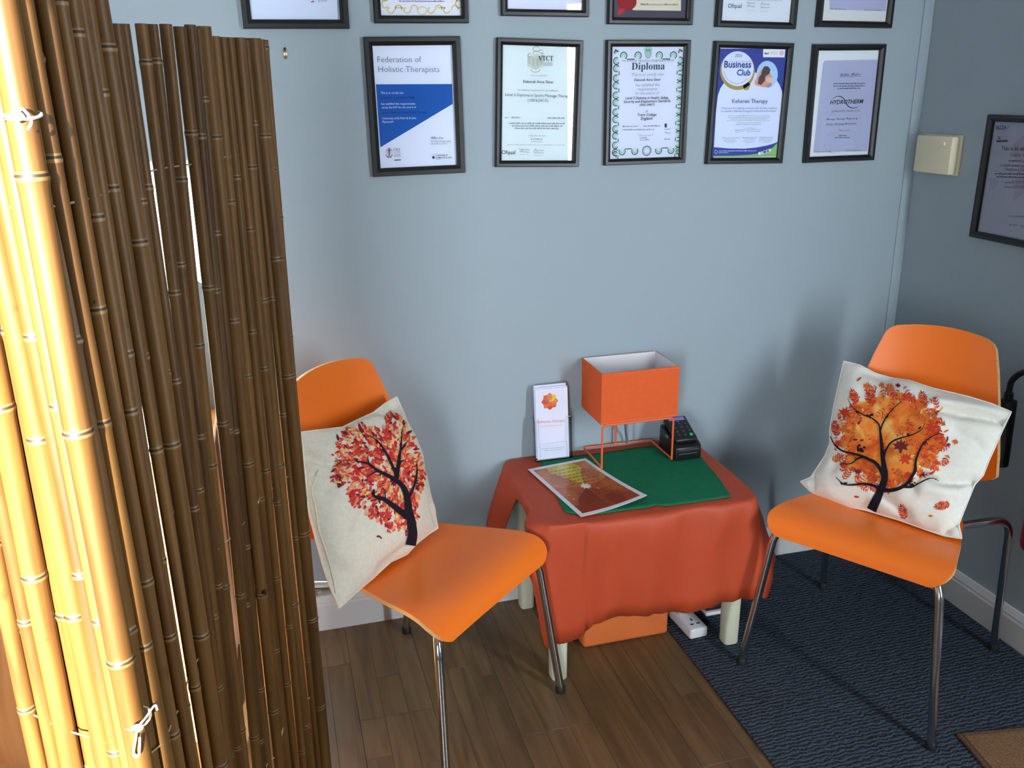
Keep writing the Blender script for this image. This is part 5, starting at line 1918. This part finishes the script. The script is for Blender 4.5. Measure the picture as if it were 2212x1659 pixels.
def bamboomat():
    m = bpy.data.materials.new('bamboo')
    m.use_nodes = True
    nt = m.node_tree
    b = nt.nodes['Principled BSDF']
    b.inputs['Roughness'].default_value = 0.5
    b.inputs['Specular IOR Level'].default_value = 0.28
    tc = nt.nodes.new('ShaderNodeTexCoord')
    mp = nt.nodes.new('ShaderNodeMapping')
    mp.inputs['Scale'].default_value = (60, 60, 2.5)
    nt.links.new(tc.outputs['Object'], mp.inputs[0])
    n = nt.nodes.new('ShaderNodeTexNoise')
    n.inputs['Scale'].default_value = 1.0
    n.inputs['Detail'].default_value = 5
    nt.links.new(mp.outputs[0], n.inputs[0])
    rp = nt.nodes.new('ShaderNodeValToRGB')
    e = rp.color_ramp.elements
    e[0].position, e[0].color = 0.3, lin((76, 49, 22))
    e[1].position, e[1].color = 0.72, lin((114, 80, 37))
    nt.links.new(n.outputs['Fac'], rp.inputs[0])
    n2 = nt.nodes.new('ShaderNodeTexNoise')
    n2.inputs['Scale'].default_value = 26
    n2.inputs['Detail'].default_value = 4
    nt.links.new(tc.outputs['Object'], n2.inputs[0])
    r2 = nt.nodes.new('ShaderNodeValToRGB')
    r2.color_ramp.elements[0].position = 0.66
    r2.color_ramp.elements[1].position = 0.74
    r2.color_ramp.elements[0].color = (0, 0, 0, 1)
    r2.color_ramp.elements[1].color = (0.5, 0.5, 0.5, 1)
    nt.links.new(n2.outputs['Fac'], r2.inputs[0])
    mx = nt.nodes.new('ShaderNodeMix')
    mx.data_type = 'RGBA'
    nt.links.new(r2.outputs[0], mx.inputs['Factor'])
    nt.links.new(rp.outputs[0], mx.inputs['A'])
    mx.inputs['B'].default_value = lin((66, 40, 20))
    oi = nt.nodes.new('ShaderNodeObjectInfo')
    mr = nt.nodes.new('ShaderNodeMapRange')
    mr.inputs['To Min'].default_value = 0.78
    mr.inputs['To Max'].default_value = 1.16
    nt.links.new(oi.outputs['Random'], mr.inputs['Value'])
    hs = nt.nodes.new('ShaderNodeHueSaturation')
    nt.links.new(mr.outputs[0], hs.inputs['Value'])
    nt.links.new(mx.outputs['Result'], hs.inputs['Color'])
    nt.links.new(hs.outputs[0], b.inputs['Base Color'])
    return m


bam = bamboomat()
nodem = mat('bamboo_node', (44, 29, 16), 0.6, var=0.2, vscale=60)
nodel = mat('bamboo_node_bloom', (124, 94, 54), 0.5, var=0.1, vscale=60)
inner = mat('bamboo_pith', (196, 160, 110), 0.8)
BA = lambda x: x * 0.2893
BD = lambda x: 100 + x * 0.27125
# (centre and width at photo row 145, centre at row 1208, row of the top end, distance from the camera)
POLES = [(BA(267), 145, BD(668), -60, 0.945), (BA(422), 115, BD(768), -60, 0.975), (BA(525), 92, BD(856), -50, 1.0), (BA(612), 82, BD(928), -22, 1.03),
         (BA(668), 60, BD(982), -30, 1.06), (BA(728), 80, BD(1040), -18, 1.08), (BA(808), 122, BD(1098), -4, 1.10), (BA(912), 66, BD(1128), 52, 1.27),
         (BA(966), 74, BD(1202), 52, 1.29), (BA(1090), 90, BD(1258), 51, 1.36), (BA(1172), 78, BD(1345), 52, 1.385), (BA(1270), 92, BD(1412), 52, 1.41),
         (BA(1372), 84, BD(1500), 58, 1.435), (BA(1450), 74, BD(1560), 54, 1.455), (BA(1500), 44, BD(1612), 62, 1.49), (BA(1550), 82, BD(1688), 57, 1.50),
         (BA(1620), 64, BD(1755), 78, 1.585), (BA(1677), 60, BD(1812), 80, 1.60), (BA(1732), 58, BD(1874), 81, 1.62), (BA(1800), 80, BD(1938), 82, 1.64),
         (BA(1856), 40, BD(2000), 87, 1.665), (BA(1908), 92, BD(2056), 83, 1.675), (BA(1962), 40, BD(2082), 85, 1.69), (BA(1990), 36, BD(2100), 86, 1.70)]
rg = random.Random(21)


def pole(top, bot, r, seed, z_top=None):
    g = random.Random(seed)
    d = (top - bot)
    Lh = d.length
    dn = d.normalized()
    s = g.uniform(0.04, 0.25)
    nodes = []
    while s < Lh - 0.01:
        nodes.append(s)
        s += g.uniform(0.2, 0.34)
    st = [(0.0, r, 0)]
    pr = 0.0
    for q in nodes:
        a = q - pr
        if a > 0.06:
            st += [(pr + a * 0.3, r * 0.97, 0), (pr + a * 0.65, r * 0.965, 0)]
        st += [(q - 0.012, r * 0.985, 0), (q - 0.0055, r * 1.05, 1), (q - 0.002, r * 1.09, 2), (q + 0.0008, r * 1.03, 1), (q + 0.003, r * 0.985, 0), (q + 0.011, r * 1.0, 0)]
        pr = q
    st = sorted([x for x in st if 0 <= x[0] < Lh - 0.002], key=lambda x: x[0]) + [(Lh, r * 0.99, 0)]
    n = 14
    side = dn.cross(Vector((0, 1, 0))).normalized()
    sd2 = dn.cross(side)
    bend = g.uniform(-0.006, 0.006)
    b = MB()
    k0 = 0
    vs = []
    for q, rr, m_ in st:
        t = q / Lh
        c = bot + dn * q + side * bend * math.sin(math.pi * t) + sd2 * 0.004 * math.sin(2 * math.pi * t + seed)
        vs.append([c + (side * math.cos(2 * math.pi * k / n) + sd2 * math.sin(2 * math.pi * k / n)) * rr * (1 + 0.012 * math.sin(k * 1.7 + seed)) for k in range(n)])
    # hollow end
    c = top
    vs.append([c + (p - c) * 0.72 for p in vs[-1]])
    vs.append([p - dn * 0.02 for p in vs[-1]])
    flat = [p for r_ in vs for p in r_]
    fs, ms = [], []
    for i in range(len(vs) - 1):
        for j in range(n):
            fs.append((i * n + j, i * n + (j + 1) % n, (i + 1) * n + (j + 1) % n, (i + 1) * n + j))
            mi = st[i][2] if i < len(st) else 3
            ms.append({0: 0, 1: 2, 2: 1, 3: 3}[mi] if i < len(st) - 1 else 3)
    b.v, b.f, b.m = [tuple(p) for p in flat], fs, ms
    b.f += [tuple(range(n)), tuple((len(vs) - 1) * n + j for j in range(n))]
    b.m += [3, 3]
    if g.random() < 0.35 and nodes:          # a trimmed side shoot scar
        q = g.choice(nodes)
        c = bot + dn * (q + 0.006)
        out = (CAM - c)
        out.z = 0
        out = (out.normalized() + Vector((g.uniform(-0.6, 0.6), g.uniform(-0.6, 0.6), 0))).normalized()
        b.tube([c + out * r * 0.9, c + out * (r * 1.12) + Vector((0, 0, 0.004))], [r * 0.42, r * 0.3], 8, 1)
    return b.build('pole', [bam, nodem, nodel, inner], bs, angle=50)


CEN = []
for i, (xa, wa, xd, ty, dist) in enumerate(POLES):
    a, b_ = hdist(xa, 145, dist), hdist(xd, 1208, dist)
    t_ = (145 - ty) / (1208 - 145)
    dep = (a - CAM).dot(cF)
    r = max(0.0075, wa * 0.2893 / FPX * dep / 2 * (1.02 if 7 <= i < 12 or i == 0 else 1.24 if i < 7 else 1.12 if i < 14 else 1.34))
    dirv = (a - b_).normalized()
    xt = xa - (xd - xa) * t_
    zt = hdist(xt, ty, dist).z
    top = a + dirv * ((zt - a.z) / dirv.z)
    bot = b_ - dirv * ((b_.z - 0.003) / dirv.z)
    pole(top, bot, r, i + 1)
    CEN.append((a, b_, dirv, r))
# the lit end panel, running back to the left: centre at rows 843 and 1495, width at 1495; poles past the seventh are added to block sun
LIT = [(160, 283, 54, 0.925), (106, 247, 34, 0.945), (78, 224, 34, 0.965), (36, 190, 44, 0.985), (-28, 129, 47, 1.02), (-70, 91, 34, 1.05), (-128, 57, 36, 1.08), (128, 264, 50, 0.985), (92, 236, 50, 1.0), (54, 206, 56, 1.02), (2, 158, 60, 1.05), (-52, 108, 56, 1.08), (-100, 74, 56, 1.115), (0, 0, 0, 1), (0, 0, 0, 1), (0, 0, 0, 1)]
LC = []
for i, (xa, xd, wdt, dist) in enumerate(LIT):
    b_ = hdist(xd, 1495, dist)
    r = wdt / FPX * (b_ - CAM).dot(cF) / 2
    if i == 0:
        a = hdist(xa, 843, dist)
        dirv = (a - b_).normalized()
        tp = a + dirv * ((1.60 - a.z) / dirv.z)
    elif i < 7:                      # upper ends closed up so that no sun leaks between them
        step = (b_ - LC[i - 1][1])
        step.z = 0
        step = (step.normalized() + Vector((-0.87, 0.45, 0)) * 2).normalized()
        tp = LC[i - 1][4] + step * (LC[i - 1][3] + r) * 0.97
    else:  # added back layers of poles, blocking sun that leaks between the front ones
        k_ = i - 7 if i < 13 else i - 10
        of = Vector((0.010, 0.024, 0)) if i < 13 else Vector((-0.002, 0.062, 0))
        tp = (LC[k_][4] + LC[k_ + 1][4]) / 2 + of
        b_ = (LC[k_][1] + LC[k_ + 1][1]) / 2 + of
        r = 0.0195
    a = tp
    dirv = (a - b_).normalized()
    top = a + dirv * (0.02 * math.sin(i * 2.1))
    bot = b_ - dirv * ((b_.z - 0.003) / dirv.z)
    pole(top, bot, r, 60 + i)
    LC.append((a, b_, dirv, r, tp))
cordm = mat('white_cord', (232, 228, 216), 0.7)
tiem = mat('tie_wire', (150, 132, 104), 0.5)


def at_z(c, z):
    a, b_, dirv, r = c[:4]
    return a + dirv * ((z - a.z) / dirv.z)


for z in (1.42, 0.80, 0.28):
    MB().tube([at_z(c, z) for c in list(reversed(LC[:7])) + CEN], 0.0012, 6).build('tie_wire', tiem, bs)
# knotted white cords
c0 = LC[0]


def knot(px, dz, tails):
    p = hdist(px[0], px[1], 0.925 - c0[3] - 0.003)
    b = MB()
    base = at_z(c0, p.z)
    loop = []
    for k in range(17):
        a = math.pi * 2 * k / 16
        loop.append(base + Vector((math.cos(a), math.sin(a), 0)) * (c0[3] + 0.0016) + Vector((0, 0, 0.003 * math.sin(a))))
    b.tube(loop[:-1], 0.0016, 6, closed=True)
    b.tube(catmull([p + Vector((-0.004, 0, 0)), p + Vector((0, -0.003, 0.003)), p + Vector((0.004, 0, -0.001)), p + Vector((0, -0.003, -0.003))], 4), 0.0026, 8)
    for tl in tails:
        b.tube(catmull([p] + [p + Vector(q) for q in tl], 5), 0.0014, 6)
    b.build('cord_tie', cordm, bs)


knot((297, 1570), 0, [[(0.010, -0.004, 0.012), (0.022, -0.006, 0.028), (0.024, -0.007, 0.022)], [(-0.003, -0.003, -0.012), (-0.008, -0.004, -0.032), (-0.003, -0.004, -0.034), (0.001, -0.003, -0.012)]])
knot((36, 250), 0, [[(0.006, -0.004, 0.006), (0.012, -0.006, -0.004), (0.008, -0.006, -0.012)], [(-0.012, -0.002, 0.0), (-0.02, 0, -0.006)]])
for i in (3, 5):
    pa, pb_ = at_z(LC[i], 0.46), at_z(LC[i + 1], 0.455)
    f_ = (CAM - pa)
    f_.z = 0
    f_ = f_.normalized()
    MB().tube([pa.lerp(pb_, 0.3) + f_ * LC[i][3] * 0.5, pb_ + f_ * (LC[i + 1][3] + 0.001)], 0.0018, 6).build('cord_tie', cordm, bs)

# ------------------------------------------------------------------ wooden cabinet half hidden behind the screen
cb_ = empty('wooden_cabinet', (-2.71, -0.24, 0))
tag(cb_, 'warm brown wooden cabinet glimpsed behind the bamboo screen', 'cabinet')
X0, X1, YF = -3.3, -2.12, -0.455
MB().box(X0 + 0.02, X1 - 0.02, YF + 0.04, -0.02, 0.0005, 0.062, bev=0.002).build('plinth', cabm, cb_)
MB().box(X0, X1, YF + 0.02, -0.02, 0.063, 0.70, bev=0.003).build('carcass', cabm, cb_)
MB().box(X0 - 0.015, X1 + 0.015, YF - 0.01, -0.018, 0.701, 0.728, bev=0.004).build('cabinet_top', cabm, cb_)
nw = 4
for k in range(nw):
    a = X0 + 0.006 + (X1 - X0 - 0.012) / nw * k
    b_ = a + (X1 - X0 - 0.012) / nw - 0.004
    dd = MB().box(a, b_, YF, YF + 0.019, 0.072, 0.694, bev=0.003).build('cabinet_door', cabm, cb_)
    kx = b_ - 0.03 if k % 2 == 0 else a + 0.03
    MB().lathe([(0.006, 0), (0.006, 0.012), (0.013, 0.018), (0.012, 0.026), (0.005, 0.029)], 14, Matrix.Translation((kx, YF - 0.0005, 0.6)) @ Matrix.Rotation(R(90), 4, 'X')).build('knob', mat('knob_metal', (150, 140, 120), 0.35, metal=0.8), dd)
wbx = empty('white_file_box', (-2.4, -0.22, 0.7285))
tag(wbx, 'cream white box standing on the wooden cabinet, seen through the bamboo gap', 'box')
MB().box(-2.56, -2.16, -0.36, -0.06, 0.7287, 1.06, bev=0.006).build('body', mat('cream_card', (236, 230, 208), 0.6), wbx)
MB().box(-2.565, -2.155, -0.365, -0.055, 1.0605, 1.10, bev=0.006).build('lid', mat('grey_card', (206, 210, 214), 0.6), wbx)
